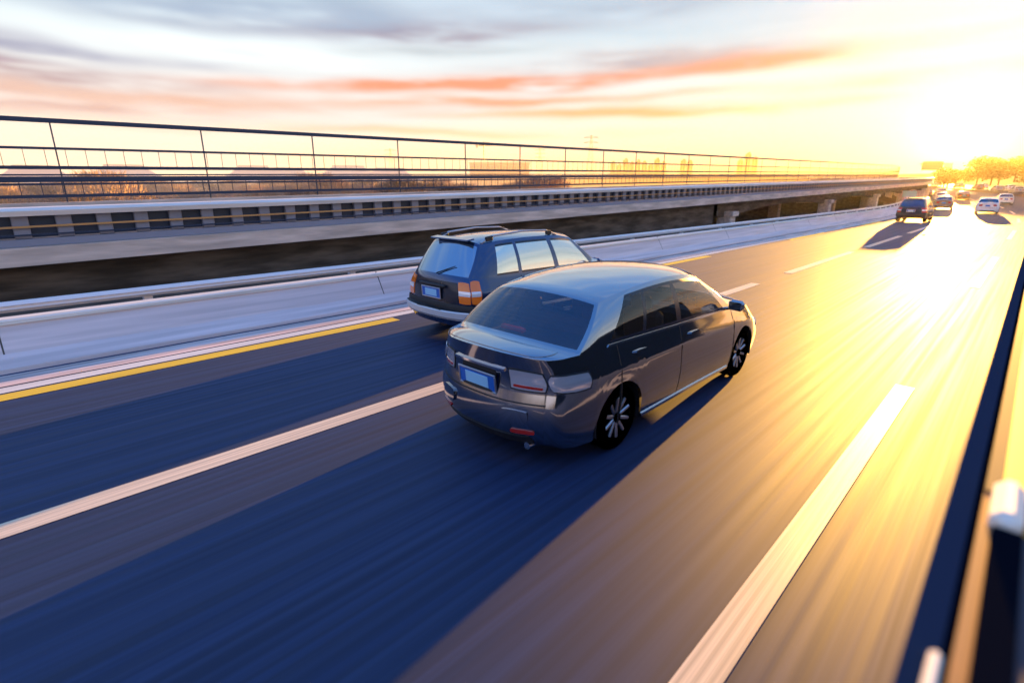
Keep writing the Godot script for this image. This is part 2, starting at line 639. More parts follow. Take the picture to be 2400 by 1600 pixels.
func rim_mesh(r: float, w: float, spokes: int) -> ArrayMesh:  # outer face towards +x
	var b := MB.new()
	var h := w / 2
	b.lathe_x([Vector2(h - 0.005, r * 0.70), Vector2(h + 0.002, r * 0.665), Vector2(h - 0.02, r * 0.62), Vector2(-h + 0.03, r * 0.58)], 36)
	b.lathe_x([Vector2(h - 0.075, r * 0.6), Vector2(h - 0.08, 0.01)], 24)
	for k in spokes:
		var a := TAU * k / spokes
		var t := Basis(Vector3.RIGHT, a)
		b.box(t * Vector3(h - 0.03, r * 0.36, 0), Vector3(0.03, r * 0.56, r * 0.115), t * Basis(Vector3.BACK, -0.08), 0.008)
	b.lathe_x([Vector2(h - 0.04, r * 0.17), Vector2(h - 0.01, r * 0.15), Vector2(h - 0.006, r * 0.1), Vector2(h - 0.006, 0.001)], 20)
	return b.mesh()


func seat_mesh(at: Vector3, w: float) -> ArrayMesh:
	var b := MB.new()
	b.box(at + Vector3(0, 0.08, 0), Vector3(w, 0.14, 0.5), Basis(), 0.05)
	b.box(at + Vector3(0, 0.4, 0.27), Vector3(w, 0.6, 0.14), Basis(Vector3.RIGHT, 0.2), 0.05)
	for k in ([-0.4, 0.4] if w > 0.8 else [0.0]):
		b.box(at + Vector3(k, 0.77, 0.36), Vector3(0.26, 0.18, 0.1), Basis(Vector3.RIGHT, 0.2), 0.04)
	return b.mesh()


func build_car(sp: Dictionary, root: Node3D, paint: Material, glass: Dictionary, full := true) -> Car:
	var car := Car.new(sp, self)
	var made := car.shell()
	var body := part("body", made["body"].mesh(), paint, root)
	for t in made:
		if t == "body": continue
		if t.begins_with("trim_") or t.begins_with("pillar_"):
			part("window_trim" if t.begins_with("trim_") else "pillar", made[t].mesh(), M.black_gloss, body)
		elif t == "windshield" or t == "rear_window":
			part(t, made[t].mesh(), glass[t], root)
		else:
			part("side_window", made[t].mesh(), glass["side"], root)
	var r: float = sp.wheel_r
	var tyre := wheel_mesh(r, sp.tyre_w)
	var rim := rim_mesh(r, sp.tyre_w, sp.spokes)
	for s in [0.0, sp.wb]:
		for sgn in [-1.0, 1.0]:
			var w := part("wheel", tyre, M.rubber, root, Vector3(sgn * sp.track, r, -s))
			if sgn < 0: w.rotation.y = PI
			part("rim", rim, M.rim, w)
			var wb := MB.new()  # the dark housing round the wheel
			var x0: float = sgn * (sp.track - sp.tyre_w * 0.5 - 0.1)
			var x1: float = sgn * (car.half(s, 0.6) - 0.03)
			for k in 14:
				var a0 := PI * k / 14.0 * 1.16 - 0.25
				var a1 := PI * (k + 1) / 14.0 * 1.16 - 0.25
				var R: float = sp.arch - 0.004
				var p := func(x: float, a: float) -> Vector3: return Vector3(x, r + R * sin(a), -s + R * cos(a))
				wb.quad(p.call(x0, a0), p.call(x0, a1), p.call(x1, a1), p.call(x1, a0))
				wb.tri(Vector3(x0, r, -s), p.call(x0, a0), p.call(x0, a1))
			part("wheel_housing", wb.mesh(), M.black_trim, body)
	var ub := MB.new()
	ub.box(Vector3(0, sp.sill + 0.06, -(sp.wb / 2)), Vector3(1.3, 0.1, sp.nose - sp.tail - 0.5), Basis(), 0.02)
	ub.box(Vector3(0, 0.3, 0), Vector3(1.2, 0.08, 0.08))
	part("underbody", ub.mesh(), M.black_trim, root)
	if full:
		part("seat", seat_mesh(Vector3(-0.37, 0.42, -(sp.wb - 1.35)), 0.5), M.seat_cloth, root)
		part("seat", seat_mesh(Vector3(0.37, 0.42, -(sp.wb - 1.35)), 0.5), M.seat_cloth, root)
		part("seat", seat_mesh(Vector3(0, 0.45, -(sp.wb - 2.3)), 1.25), M.seat_cloth, root)
		var db := MB.new()
		db.box(Vector3(0, 0.82, -(sp.wb - 0.55)), Vector3(1.4, 0.24, 0.4), Basis(), 0.06)
		part("dashboard", db.mesh(), M.black_trim, root)
		var cab := MB.new()
		cab.box(Vector3(0, 0.38, -(sp.wb / 2)), Vector3(1.45, 0.06, 2.6))
		part("cabin_floor", cab.mesh(), M.black_trim, root)
	# seams, handles, mirrors
	for sgn in [-1.0, 1.0]:
		var sf := func(s: float, y: float) -> Vector3: return car.side(s, y, sgn)
		for s in sp.seams:
			part("door_seam", car.patch(sf, s - 0.006, s + 0.006, sp.sill + 0.07, car.yb(s) - 0.005, 0.0015, 1, 10), M.black_trim, body)
		if full:
			for s in sp.handles:
				part("door_handle", car.patch(sf, s - 0.1, s + 0.1, car.yb(s) - 0.135, car.yb(s) - 0.1, 0.028, 6, 2, 0.12), sp.get("handle_mat", paint), root)
		var mb := MB.new()
		var mp := car.side(sp.mirror, car.yb(sp.mirror), sgn)
		mb.box(mp + Vector3(sgn * 0.15, 0.09, 0.02), Vector3(0.2, 0.13, 0.1), Basis(Vector3.UP, -sgn * 0.22), 0.04)
		mb.box(mp + Vector3(sgn * 0.03, 0.035, 0.02), Vector3(0.12, 0.035, 0.06), Basis(Vector3.FORWARD, -sgn * 0.25), 0.01)
		var mir := part("side_mirror", mb.mesh(), sp.get("mirror_mat", paint), root)
		var gb := MB.new()
		gb.box(mp + Vector3(sgn * 0.15, 0.09, 0.074), Vector3(0.165, 0.1, 0.006), Basis(Vector3.UP, -sgn * 0.22), 0.002)
		part("mirror_glass", gb.mesh(), M.mirror, mir)
	return car


func plate_on(car: Car, root: Node3D, at: Vector3, tilt: float, plate: Material) -> void:
	var b := MB.new()
	b.box(Vector3.ZERO, Vector3(0.46, 0.155, 0.012), Basis(Vector3.RIGHT, tilt), 0.004)
	var p := part("licence_plate", b.mesh(), plate, root, at)
	var f := MB.new()
	for e in [[0.0, 0.082, 0.49, 0.018], [0.0, -0.082, 0.49, 0.018], [0.238, 0.0, 0.018, 0.15], [-0.238, 0.0, 0.018, 0.15]]:
		f.box(Basis(Vector3.RIGHT, tilt) * Vector3(e[0], e[1], 0.002), Vector3(e[2], e[3], 0.016), Basis(Vector3.RIGHT, tilt), 0.004)
	part("plate_frame", f.mesh(), M.rim, p)
	var c := MB.new()
	c.box(Basis(Vector3.RIGHT, tilt) * Vector3(0.0, 0, 0.008), Vector3(0.3, 0.11, 0.006), Basis(Vector3.RIGHT, tilt), 0.03)
	part("plate_field", c.mesh(), M.plate_pale, p)


func sedan_spec() -> Dictionary:
	return {
		"tail": -0.84, "nose": 3.8, "wb": 2.85, "arch": 0.37, "wheel_r": 0.325, "tyre_w": 0.215, "track": 0.775, "spokes": 10, "sill": 0.21, "step": 0.11,
		"belt": [Vector2(-0.84, 1.02), Vector2(-0.6, 1.04), Vector2(0.0, 1.04), Vector2(1.0, 1.015), Vector2(2.0, 0.985), Vector2(2.6, 0.965), Vector2(3.1, 0.905), Vector2(3.5, 0.82), Vector2(3.8, 0.69)],
		"belt_w": [Vector2(-0.84, 0.60), Vector2(-0.8, 0.655), Vector2(-0.7, 0.735), Vector2(-0.4, 0.8), Vector2(0.3, 0.835), Vector2(1.5, 0.85), Vector2(2.5, 0.825), Vector2(3.2, 0.76), Vector2(3.8, 0.56)],
		"width": [Vector2(-0.84, 0.68), Vector2(-0.81, 0.745), Vector2(-0.75, 0.80), Vector2(-0.6, 0.855), Vector2(-0.35, 0.895), Vector2(0.1, 0.915), Vector2(1.5, 0.91), Vector2(2.9, 0.915), Vector2(3.35, 0.87), Vector2(3.6, 0.79), Vector2(3.8, 0.66)],
		"tail_prof": [Vector2(0.2, 0.14), Vector2(0.32, 0.03), Vector2(0.45, 0.0), Vector2(0.58, 0.012), Vector2(0.7, 0.045), Vector2(0.82, 0.055), Vector2(0.94, 0.035), Vector2(1.02, 0.02)],
		"nose_prof": [Vector2(0.2, -0.12), Vector2(0.32, -0.01), Vector2(0.5, 0.0), Vector2(0.6, -0.03), Vector2(0.7, -0.1)],
		"pillars": [Vector2(-0.52, -0.06), Vector2(-0.16, 0.34), Vector2(0.40, 0.58), Vector2(0.46, 0.63), Vector2(1.08, 1.1), Vector2(1.18, 1.18), Vector2(2.32, 1.8), Vector2(2.56, 1.9)],
		"windows": [[-0.16, 0.40, "quarter"], [0.46, 1.08, "rear_door"], [1.18, 2.32, "front_door"]],
		"rail": [Vector2(-0.06, 1.41), Vector2(0.45, 1.475), Vector2(1.05, 1.505), Vector2(1.6, 1.475), Vector2(1.9, 1.415)],
		"rail_w": [Vector2(-0.06, 0.635), Vector2(0.9, 0.665), Vector2(1.5, 0.655), Vector2(1.9, 0.62)],
		"crown": 0.075, "crown_h": 0.085, "crown_d": 0.055, "crown_n": 0.04, "bow_f0": 0.24, "bow_f1": 0.13, "bow_r0": 0.16, "bow_r1": 0.1, "bulge_r": 0.19, "bulge_f": 0.3,
		"seams": [-0.02, 1.13, 2.5], "handles": [0.32, 1.42], "mirror": 2.3, "dark_pillars": true,
	}


func suv_spec() -> Dictionary:
	return {
		"tail": -0.84, "nose": 3.46, "wb": 2.63, "arch": 0.4, "wheel_r": 0.345, "tyre_w": 0.225, "track": 0.765, "spokes": 5, "sill": 0.3, "step": 0.11,
		"belt": [Vector2(-0.84, 1.04), Vector2(0.0, 1.035), Vector2(1.0, 1.02), Vector2(2.0, 1.0), Vector2(2.5, 0.99), Vector2(3.0, 0.94), Vector2(3.46, 0.8)],
		"belt_w": [Vector2(-0.84, 0.7), Vector2(-0.5, 0.79), Vector2(0.2, 0.815), Vector2(1.5, 0.83), Vector2(2.5, 0.8), Vector2(3.0, 0.74), Vector2(3.46, 0.58)],
		"width": [Vector2(-0.84, 0.8), Vector2(-0.6, 0.865), Vector2(0.1, 0.895), Vector2(1.5, 0.89), Vector2(2.6, 0.895), Vector2(3.1, 0.84), Vector2(3.46, 0.68)],
		"tail_prof": [Vector2(0.3, 0.12), Vector2(0.4, 0.1), Vector2(0.62, 0.1), Vector2(0.8, 0.1), Vector2(0.95, 0.12), Vector2(1.04, 0.15)],
		"nose_prof": [Vector2(0.3, -0.12), Vector2(0.42, 0.0), Vector2(0.6, 0.0), Vector2(0.8, -0.06)],
		"pillars": [Vector2(-0.84, -0.36), Vector2(-0.2, -0.06), Vector2(0.3, 0.3), Vector2(0.38, 0.37), Vector2(1.22, 1.13), Vector2(1.34, 1.24), Vector2(2.32, 1.78), Vector2(2.54, 1.88)],
		"windows": [[-0.2, 0.3, "quarter"], [0.38, 1.22, "rear_door"], [1.34, 2.32, "front_door"]],
		"rail": [Vector2(-0.36, 1.555), Vector2(0.2, 1.6), Vector2(1.0, 1.61), Vector2(1.5, 1.59), Vector2(1.88, 1.53)],
		"rail_w": [Vector2(-0.36, 0.575), Vector2(0.3, 0.62), Vector2(1.2, 0.625), Vector2(1.88, 0.59)],
		"crown": 0.065, "crown_h": 0.07, "crown_d": 0.02, "crown_n": 0.04, "bow_f0": 0.2, "bow_f1": 0.12, "bow_r0": 0.12, "bow_r1": 0.07, "bulge_r": 0.12, "bulge_f": 0.26,
		"seams": [0.34, 1.28, 2.45], "handles": [0.55, 1.5], "mirror": 2.27,
	}


func lamp_patch(car: Car, called: String, root: Node3D, fn: Callable, u0: float, u1: float, v0: float, v1: float, m: Material, off := 0.008, soft := 0.0, nu := 8, nv := 6) -> MeshInstance3D:
	return part(called, car.patch(fn, u0, u1, v0, v1, off, nu, nv, soft), m, root)


func make_sedan() -> Node3D:
	var root := thing("sedan", "dark silver four-door sedan in the middle lane, nearest car with wide blue rear window", "car", road_at(3.94, 3.33, 0))
	var sp := sedan_spec()
	var car := build_car(sp, root, M.sedan_paint, {"windshield": M.glass, "rear_window": M.glass_rear, "side": M.glass_brown})
	for sgn in [-1.0, 1.0]:
		var rear := func(u: float, v: float) -> Vector3: return car.rear(u * sgn, v)
		var side := func(u: float, v: float) -> Vector3: return car.side(u, v, sgn)
		var front := func(u: float, v: float) -> Vector3: return car.front(u * sgn, v)
		lamp_patch(car, "lamp_surround", root, rear, 0.545, 0.998, 0.732, 0.912, M.black_trim, 0.005, 0.05)
		lamp_patch(car, "lamp_surround", root, side, -0.832, -0.44, 0.742, 0.907, M.black_trim, 0.005, 0.08)
		var t := lamp_patch(car, "tail_light", root, rear, 0.56, 0.985, 0.745, 0.9, M.clear_red, 0.012, 0.06)
		lamp_patch(car, "tail_light_wing", t, side, -0.835, -0.46, 0.755, 0.895, M.clear_red, 0.012, 0.1)
		lamp_patch(car, "reflector_strip", t, rear, 0.6, 0.95, 0.762, 0.785, M.red_lens, 0.018, 0.05)
		lamp_patch(car, "reflector", root, rear, 0.6, 0.9, 0.36, 0.4, M.red_lens, 0.01, 0.1)
		lamp_patch(car, "bumper_sheen_panel", root, rear, 0.45, 0.82, 0.45, 0.57, M.sedan_paint, 0.016, 0.12)  # raised bumper patch, added to stand in for a sky reflection
		var h := lamp_patch(car, "headlight", root, front, 0.5, 0.97, 0.56, 0.67, M.clear_white, 0.01, 0.1)
		lamp_patch(car, "headlight_wing", h, side, 3.42, 3.79, 0.58, 0.68, M.clear_white, 0.01, 0.12)
		lamp_patch(car, "sill_trim", root, side, 0.4, 2.45, 0.215, 0.25, M.chrome, 0.012, 0.0, 14, 2)
		var wt := func(u: float, v: float) -> Vector3: return car.gh(u, v, sgn)
		lamp_patch(car, "chrome_strip", root, wt, -0.16, 2.32, 0.0, 0.045, M.chrome, 0.008, 0.0, 16, 1)
	var mid := func(u: float, v: float) -> Vector3: return car.rear(u, v)
	lamp_patch(car, "bumper_seam", root, mid, -0.99, 0.99, 0.625, 0.637, M.black_trim, 0.003, 0.0, 20, 1)
	lamp_patch(car, "plate_recess", root, mid, -0.34, 0.34, 0.66, 0.86, M.black_trim, 0.004, 0.06)
	lamp_patch(car, "chrome_strip", root, mid, -0.5, 0.5, 0.872, 0.892, M.chrome, 0.02, 0.0, 12, 1)
	lamp_patch(car, "lower_bumper", root, mid, -0.85, 0.85, 0.23, 0.33, M.black_trim, 0.006, 0.03, 16, 3)
	var dk := func(u: float, v: float) -> Vector3: return car.deck(v, u)
	lamp_patch(car, "boot_lid", root, dk, -0.86, 0.86, -0.8, -0.58, M.sedan_paint, 0.006, 0.03, 16, 5)
	var hl := MB.new()  # heater wires and the high brake light inside the rear window
	for k in 9:
		var v := 0.18 + 0.075 * k
		for i in 12:
			var q0 := lerpf(-0.78, 0.78, i / 12.0)
			var q1 := lerpf(-0.78, 0.78, (i + 1) / 12.0)
			hl.tube(car.rear_glass(q0, v) + Vector3(0, -0.008, -0.008), car.rear_glass(q1, v) + Vector3(0, -0.008, -0.008), 0.002, 0.002, 4, false)
	var hw := part("heater_wires", hl.mesh(), M.seat_cloth, root)
	hw.set_meta("kind", "stuff")
	hl = MB.new()
	hl.box(car.rear_glass(0, 0.1) + Vector3(0, 0.0, -0.1), Vector3(0.3, 0.05, 0.06), Basis(), 0.015)
	part("brake_light", hl.mesh(), M.red_lens, root)
	hl = MB.new()
	hl.box(Vector3(0, 0.95, 0.05), Vector3(1.25, 0.03, 0.6))
	part("parcel_shelf", hl.mesh(), M.seat_cloth, root)
	plate_on(car, root, Vector3(0, 0.755, -car.rear(0, 0.755).z * -1.0 + 0.012), 0.12, M.plate_blue)
	var ex := MB.new()
	ex.tube(Vector3(0.5, 0.215, 0.86), Vector3(0.5, 0.215, 0.5), 0.035, 0.035, 12)
	part("exhaust", ex.mesh(), M.chrome, root)
	var st := MB.new()
	for k in 20:
		var a0 := TAU * k / 20
		var a1 := TAU * (k + 1) / 20
		var c := Vector3(-0.37, 0.95, -(sp.wb - 0.98))
		var tb := Basis(Vector3.RIGHT, -0.4)
		st.tube(c + tb * Vector3(0.18 * cos(a0), 0.18 * sin(a0), 0), c + tb * Vector3(0.18 * cos(a1), 0.18 * sin(a1), 0), 0.014, 0.014, 6, false)
	part("steering_wheel", st.mesh(), M.black_trim, root)
	return root


func suv_details(car: Car, root: Node3D, lens: Material, bumper: Material) -> void:
	for sgn in [-1.0, 1.0]:
		var rear := func(u: float, v: float) -> Vector3: return car.rear(u * sgn, v)
		var side := func(u: float, v: float) -> Vector3: return car.side(u, v, sgn)
		var front := func(u: float, v: float) -> Vector3: return car.front(u * sgn, v)
		var t := lamp_patch(car, "tail_light", root, rear, 0.74, 0.998, 0.68, 1.0, lens, 0.015, 0.05)
		lamp_patch(car, "tail_light_wing", t, side, -0.835, -0.62, 0.68, 1.03, lens, 0.015, 0.08)
		lamp_patch(car, "reversing_lamp", t, rear, 0.745, 0.998, 0.8, 0.87, M.clear_white, 0.021, 0.0)
		lamp_patch(car, "reversing_lamp", t, side, -0.83, -0.64, 0.8, 0.87, M.clear_white, 0.021, 0.0)
		var h := lamp_patch(car, "headlight", root, front, 0.5, 0.97, 0.62, 0.76, M.clear_white, 0.01, 0.1)
		lamp_patch(car, "headlight_wing", h, side, 3.12, 3.45, 0.64, 0.78, M.clear_white, 0.01, 0.12)
		var clad := lamp_patch(car, "side_cladding", root, side, 0.42, 2.2, 0.36, 0.56, M.black_trim, 0.014, 0.0, 12, 3)
		clad.name = "side_cladding"
		var ra := MB.new()  # roof rail: bar on sloping feet
		var pts: Array = []
		for f in [[-0.3, 0.0], [-0.05, 0.075], [0.6, 0.09], [1.2, 0.075], [1.5, 0.0]]:
			pts.append(Vector3(sgn * (cv(car.sp.rail_w, f[0]) - 0.035), cv(car.sp.rail, f[0]) + 0.015 + f[1], -f[0]))
		for k in pts.size() - 1:
			var a: Vector3 = pts[k]
			var b: Vector3 = pts[k + 1]
			var dz := b - a
			ra.box((a + b) / 2, Vector3(0.045, 0.03, dz.length() + 0.02), Basis.looking_at(dz, Vector3.UP), 0.01)
		var rr := part("roof_rail", ra.mesh(), M.rail_grey, root)
		var ft := MB.new()
		ft.box(pts[1] + Vector3(0, -0.04, 0.09), Vector3(0.05, 0.08, 0.16), Basis(Vector3.RIGHT, 0.1), 0.015)
		ft.box(pts[3] + Vector3(0, -0.04, -0.08), Vector3(0.05, 0.08, 0.14), Basis(Vector3.RIGHT, -0.1), 0.015)
		part("rail_foot", ft.mesh(), M.black_trim, rr)
	var mid := func(u: float, v: float) -> Vector3: return car.rear(u, v)
	lamp_patch(car, "tailgate_panel", root, mid, -0.72, 0.72, 0.665, 0.985, M.black_gloss, 0.006, 0.02, 16, 6)
	# bumper: a shelf standing out from the tail with a bright lower band
	var b := MB.new()
	var n := 20
	var ring := func(y: float, out_: float) -> Array:
		var r: Array = []
		for i in n + 1:
			var q := lerpf(-1.0, 1.0, float(i) / n)
			var p := car.rear(clampf(q, -1, 1), y)
			r.append(Vector3(p.x * 1.06, y, p.z + out_ * (0.55 + 0.45 * car.kq(q))))
		return r
	var prof := [[0.4, 0.02], [0.42, 0.09], [0.46, 0.125], [0.545, 0.13], [0.565, 0.115], [0.575, 0.02], [0.62, 0.015], [0.66, 0.0]]
	var lo := MB.new()
	var sk := MB.new()
	for k in prof.size() - 1:
		var r0: Array = ring.call(prof[k][0], prof[k][1])
		var r1: Array = ring.call(prof[k + 1][0], prof[k + 1][1])
		for i in n:
			var target: MB = b if k >= 1 and k <= 3 else (sk if k < 1 else lo)
			target.quad(r0[i], r0[i + 1], r1[i + 1], r1[i])
	for e in [0, n]:
		for k in prof.size() - 1:
			var a: Vector3 = ring.call(prof[k][0], prof[k][1])[e]
			var c: Vector3 = ring.call(prof[k + 1][0], prof[k + 1][1])[e]
			var back := Vector3(0, 0, -0.28)
			var target: MB = b if k >= 1 and k <= 3 else (sk if k < 1 else lo)
			if e == 0: target.quad(a + back, a, c, c + back)
			else: target.quad(a, a + back, c + back, c)
	var bp := part("rear_bumper", b.mesh(), bumper, root)
	part("bumper_step", lo.mesh(), M.black_trim, bp)
	part("bumper_skirt", sk.mesh(), M.black_trim, bp)
	var st := MB.new()
	st.box(Vector3(0, 0.571, car.rear(0, 0.57).z + 0.07), Vector3(0.62, 0.012, 0.1), Basis(), 0.003)
	part("step_pad", st.mesh(), M.black_trim, bp)
	var z: float = car.rear(0, 0.82).z
	plate_on(car, root, Vector3(-0.02, 0.8, z + 0.03), 0.05, M.plate_blue)
	var gr := MB.new()
	gr.box(Vector3(0, 0.925, z + 0.02), Vector3(0.66, 0.05, 0.05), Basis(), 0.015)
	part("tailgate_handle", gr.mesh(), M.black_trim, root)
	var wi := MB.new()
	var w0 := car.rear_glass(0.05, 0.06) + Vector3(0, 0.01, 0.02)
	var w1 := car.rear_glass(0.55, 0.3) + Vector3(0, 0.01, 0.02)
	wi.tube(w0, w1, 0.012, 0.008, 6)
	part("wiper", wi.mesh(), M.black_trim, root)
	var sh := MB.new()
	var s0 := car.roof(car.S[0], 0.0)
	sh.box(s0 + Vector3(0, 0.005, 0.01), Vector3(0.95, 0.025, 0.16), Basis(Vector3.RIGHT, 0.12), 0.01)
	part("roof_spoiler", sh.mesh(), M.suv_paint if root.name == "suv" else M.far_suv_paint, root)


func make_suv() -> Node3D:
	var root := thing("suv", "dark blue SUV with roof rails and bright orange tail light, beyond the dark silver sedan", "car", road_at(5.93, 6.75, 0))
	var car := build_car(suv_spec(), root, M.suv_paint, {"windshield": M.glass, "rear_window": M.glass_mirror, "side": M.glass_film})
	suv_details(car, root, M.orange_lens, M.bumper_silver)
	return root


func plain_sedan(called: String, label: String, paint: Material, s: float, lat: float, fat := 1.0) -> Node3D:
	var root := thing(called, label, "car", road_at(s, lat, 0), heading(road_table, s))
	var sp := sedan_spec()
	sp.step = 0.3
	var car := build_car(sp, root, paint, {"windshield": M.glass_dark, "rear_window": M.glass_dark, "side": M.glass_dark}, false)
	var mid := func(u: float, v: float) -> Vector3: return car.rear(u, v)
	for sgn in [-1.0, 1.0]:
		var rear := func(u: float, v: float) -> Vector3: return car.rear(u * sgn, v)
		lamp_patch(car, "tail_light", root, rear, 0.6, 0.99, 0.74, 0.9, M.red_lens, 0.012, 0.06, 4, 3)
	lamp_patch(car, "bumper_seam", root, mid, -0.99, 0.99, 0.62, 0.64, M.black_trim, 0.003, 0.0, 8, 1)
	lamp_patch(car, "licence_plate", root, mid, -0.27, 0.27, 0.7, 0.84, M.plate_blue, 0.015, 0.0, 4, 2)
	lamp_patch(car, "lower_bumper", root, mid, -0.85, 0.85, 0.23, 0.34, M.black_trim, 0.006, 0.03, 8, 3)
	root.scale = Vector3(1, fat, 1)
	return root


func materials() -> void:
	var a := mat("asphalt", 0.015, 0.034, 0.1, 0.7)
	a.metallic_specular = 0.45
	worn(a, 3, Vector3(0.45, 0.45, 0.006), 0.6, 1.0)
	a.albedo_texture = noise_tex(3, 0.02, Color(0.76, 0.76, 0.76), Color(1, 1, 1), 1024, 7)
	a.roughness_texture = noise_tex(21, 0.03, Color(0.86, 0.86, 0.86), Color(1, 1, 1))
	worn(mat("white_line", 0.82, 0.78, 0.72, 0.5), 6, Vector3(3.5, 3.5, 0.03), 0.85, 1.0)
	worn(mat("dash_sunlit", 0.86, 0.68, 0.48, 0.5), 6, Vector3(3.5, 3.5, 0.03), 0.8, 1.0)  # white road paint warmed to peach, low sunlight mixed into its colour
	worn(mat("yellow_line", 0.92, 0.6, 0.01, 0.55), 8, Vector3(3.5, 3.5, 0.03), 0.85, 1.0)
	worn(mat("gutter", 0.85, 0.66, 0.6, 0.6), 9, Vector3(0.8, 0.8, 0.03), 0.7, 1.0)
	worn(mat("barrier_concrete", 0.82, 0.69, 0.69, 0.6), 12, Vector3(0.9, 0.9, 0.02), 0.85, 1.0)
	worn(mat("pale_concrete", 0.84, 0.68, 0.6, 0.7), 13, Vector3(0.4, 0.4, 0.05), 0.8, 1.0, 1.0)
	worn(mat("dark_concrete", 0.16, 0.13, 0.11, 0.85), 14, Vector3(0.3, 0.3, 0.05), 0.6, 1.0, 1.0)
	worn(mat("dirt", 0.2, 0.12, 0.075, 0.95), 15, Vector3(0.05, 0.05, 0.05), 0.5, 1.0)
	worn(mat("verge", 0.22, 0.15, 0.11, 0.95), 16, Vector3(0.6, 0.6, 0.1), 0.5, 1.0, 1.0)
	mat("galvanised", 0.78, 0.76, 0.78, 0.4, 0.15)
	worn(mat("cap_white", 0.88, 0.79, 0.73, 0.55), 17, Vector3(0.5, 0.5, 0.04), 0.88, 1.0)
	mat("rail_navy", 0.02, 0.04, 0.09, 0.45, 0.3)
	mat("post_grey", 0.24, 0.25, 0.32, 0.6, 0.1)
	mat("panel_navy", 0.02, 0.035, 0.075, 0.5)
	mat("rail_ochre", 0.55, 0.28, 0.1, 0.5)
	mat("sedan_paint", 0.33, 0.33, 0.36, 0.08, 1.0, 1.0)
	mat("suv_paint", 0.02, 0.05, 0.14, 0.1, 0.7, 1.0)
	mat("far_suv_paint", 0.05, 0.03, 0.025, 0.32, 0.3, 1.0)
	mat("silver_paint", 0.42, 0.38, 0.36, 0.35, 0.6, 1.0)
	mat("white_paint", 0.75, 0.72, 0.7, 0.35, 0.0, 1.0)
	mat("brown_paint", 0.25, 0.15, 0.1, 0.35, 0.4, 1.0)
	mat("black_paint", 0.03, 0.03, 0.035, 0.3, 0.2, 1.0)
	mat("red_paint", 0.35, 0.03, 0.02, 0.35, 0.2, 1.0)
	mat("bus_yellow", 0.75, 0.38, 0.03, 0.45, 0.0, 0.6)
	mat("black_trim", 0.012, 0.012, 0.016, 0.6)
	mat("black_gloss", 0.012, 0.016, 0.03, 0.25)
	mat("rubber", 0.014, 0.014, 0.016, 0.8)
	mat("rim", 0.5, 0.5, 0.54, 0.32, 0.9)
	mat("chrome", 0.8, 0.8, 0.82, 0.12, 1.0)
	mat("rail_grey", 0.45, 0.45, 0.48, 0.35, 0.7)
	mat("bumper_silver", 0.62, 0.63, 0.66, 0.4, 0.35)
	mat("mirror", 0.85, 0.85, 0.88, 0.03, 1.0)
	mat("seat_cloth", 0.1, 0.085, 0.075, 0.9)
	mat("orange_lens", 0.95, 0.2, 0.01, 0.15, 0.0, 1.0)
	mat("red_lens", 0.45, 0.02, 0.012, 0.15, 0.0, 1.0)
	mat("clear_red", 0.66, 0.6, 0.62, 0.1, 0.5, 1.0)
	mat("clear_white", 0.85, 0.85, 0.88, 0.15, 0.2, 1.0)
	mat("plate_blue", 0.01, 0.12, 0.5, 0.4)
	mat("plate_pale", 0.3, 0.6, 0.85, 0.4)
	var g := mat("glass", 0.02, 0.025, 0.03, 0.03)
	g.transparency = BaseMaterial3D.TRANSPARENCY_ALPHA
	g.albedo_color.a = 0.35
	g = mat("glass_rear", 0.004, 0.03, 0.09, 0.03)
	g.transparency = BaseMaterial3D.TRANSPARENCY_ALPHA
	g.albedo_color.a = 0.62
	g.metallic_specular = 0.7
	g = mat("glass_brown", 0.02, 0.014, 0.01, 0.03)
	g.transparency = BaseMaterial3D.TRANSPARENCY_ALPHA
	g.albedo_color.a = 0.5
	mat("glass_dark", 0.004, 0.03, 0.1, 0.04, 0.0, 1.0).metallic_specular = 0.9
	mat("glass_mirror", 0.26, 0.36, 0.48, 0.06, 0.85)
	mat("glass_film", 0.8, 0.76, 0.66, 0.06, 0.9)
	mat("tree_bark", 0.06, 0.04, 0.03, 0.9)
	for k in 3:
		var l := mat("leaves_%d" % k, [0.07, 0.09, 0.1][k], [0.075, 0.085, 0.075][k], [0.02, 0.02, 0.02][k], 0.7)
		l.backlight_enabled = true
		l.backlight = Color(0.35, 0.33, 0.12)
	mat("twigs", 0.42, 0.27, 0.17, 0.9)
	mat("twigs_dark", 0.2, 0.12, 0.08, 0.9)
	mat("roof_slate", 0.4, 0.31, 0.32, 0.8)
	mat("ochre_wall", 0.5, 0.28, 0.14, 0.85)
	worn(mat("far_block", 0.35, 0.28, 0.28, 0.85), 31, Vector3(0.02, 0.02, 0.02), 0.85, 1.0)
	mat("far_window", 0.05, 0.06, 0.09, 0.2)
	mat("steel", 0.14, 0.12, 0.12, 0.6, 0.4)
	mat("sign_green", 0.12, 0.2, 0.16, 0.5)
	mat("sign_pale", 0.4, 0.62, 0.6, 0.5)
	mat("bus_navy", 0.008, 0.02, 0.06, 1.0).specular_mode = BaseMaterial3D.SPECULAR_DISABLED
	mat("bus_black", 0.004, 0.005, 0.01, 1.0).specular_mode = BaseMaterial3D.SPECULAR_DISABLED
	mat("bus_track", 0.035, 0.03, 0.045, 0.8, 0.0)
	mat("bus_tan", 0.34, 0.17, 0.08, 0.8)
	mat("bus_sun_yellow", 0.9, 0.46, 0.02, 0.5)  # yellow sun glare put into the inner surface's colour
	mat("latch_white", 0.85, 0.78, 0.68, 0.5)
	var pm := mat("clear_pane", 0.9, 0.85, 0.85, 0.08)
	pm.transparency = BaseMaterial3D.TRANSPARENCY_ALPHA
	pm.albedo_color.a = 0.12


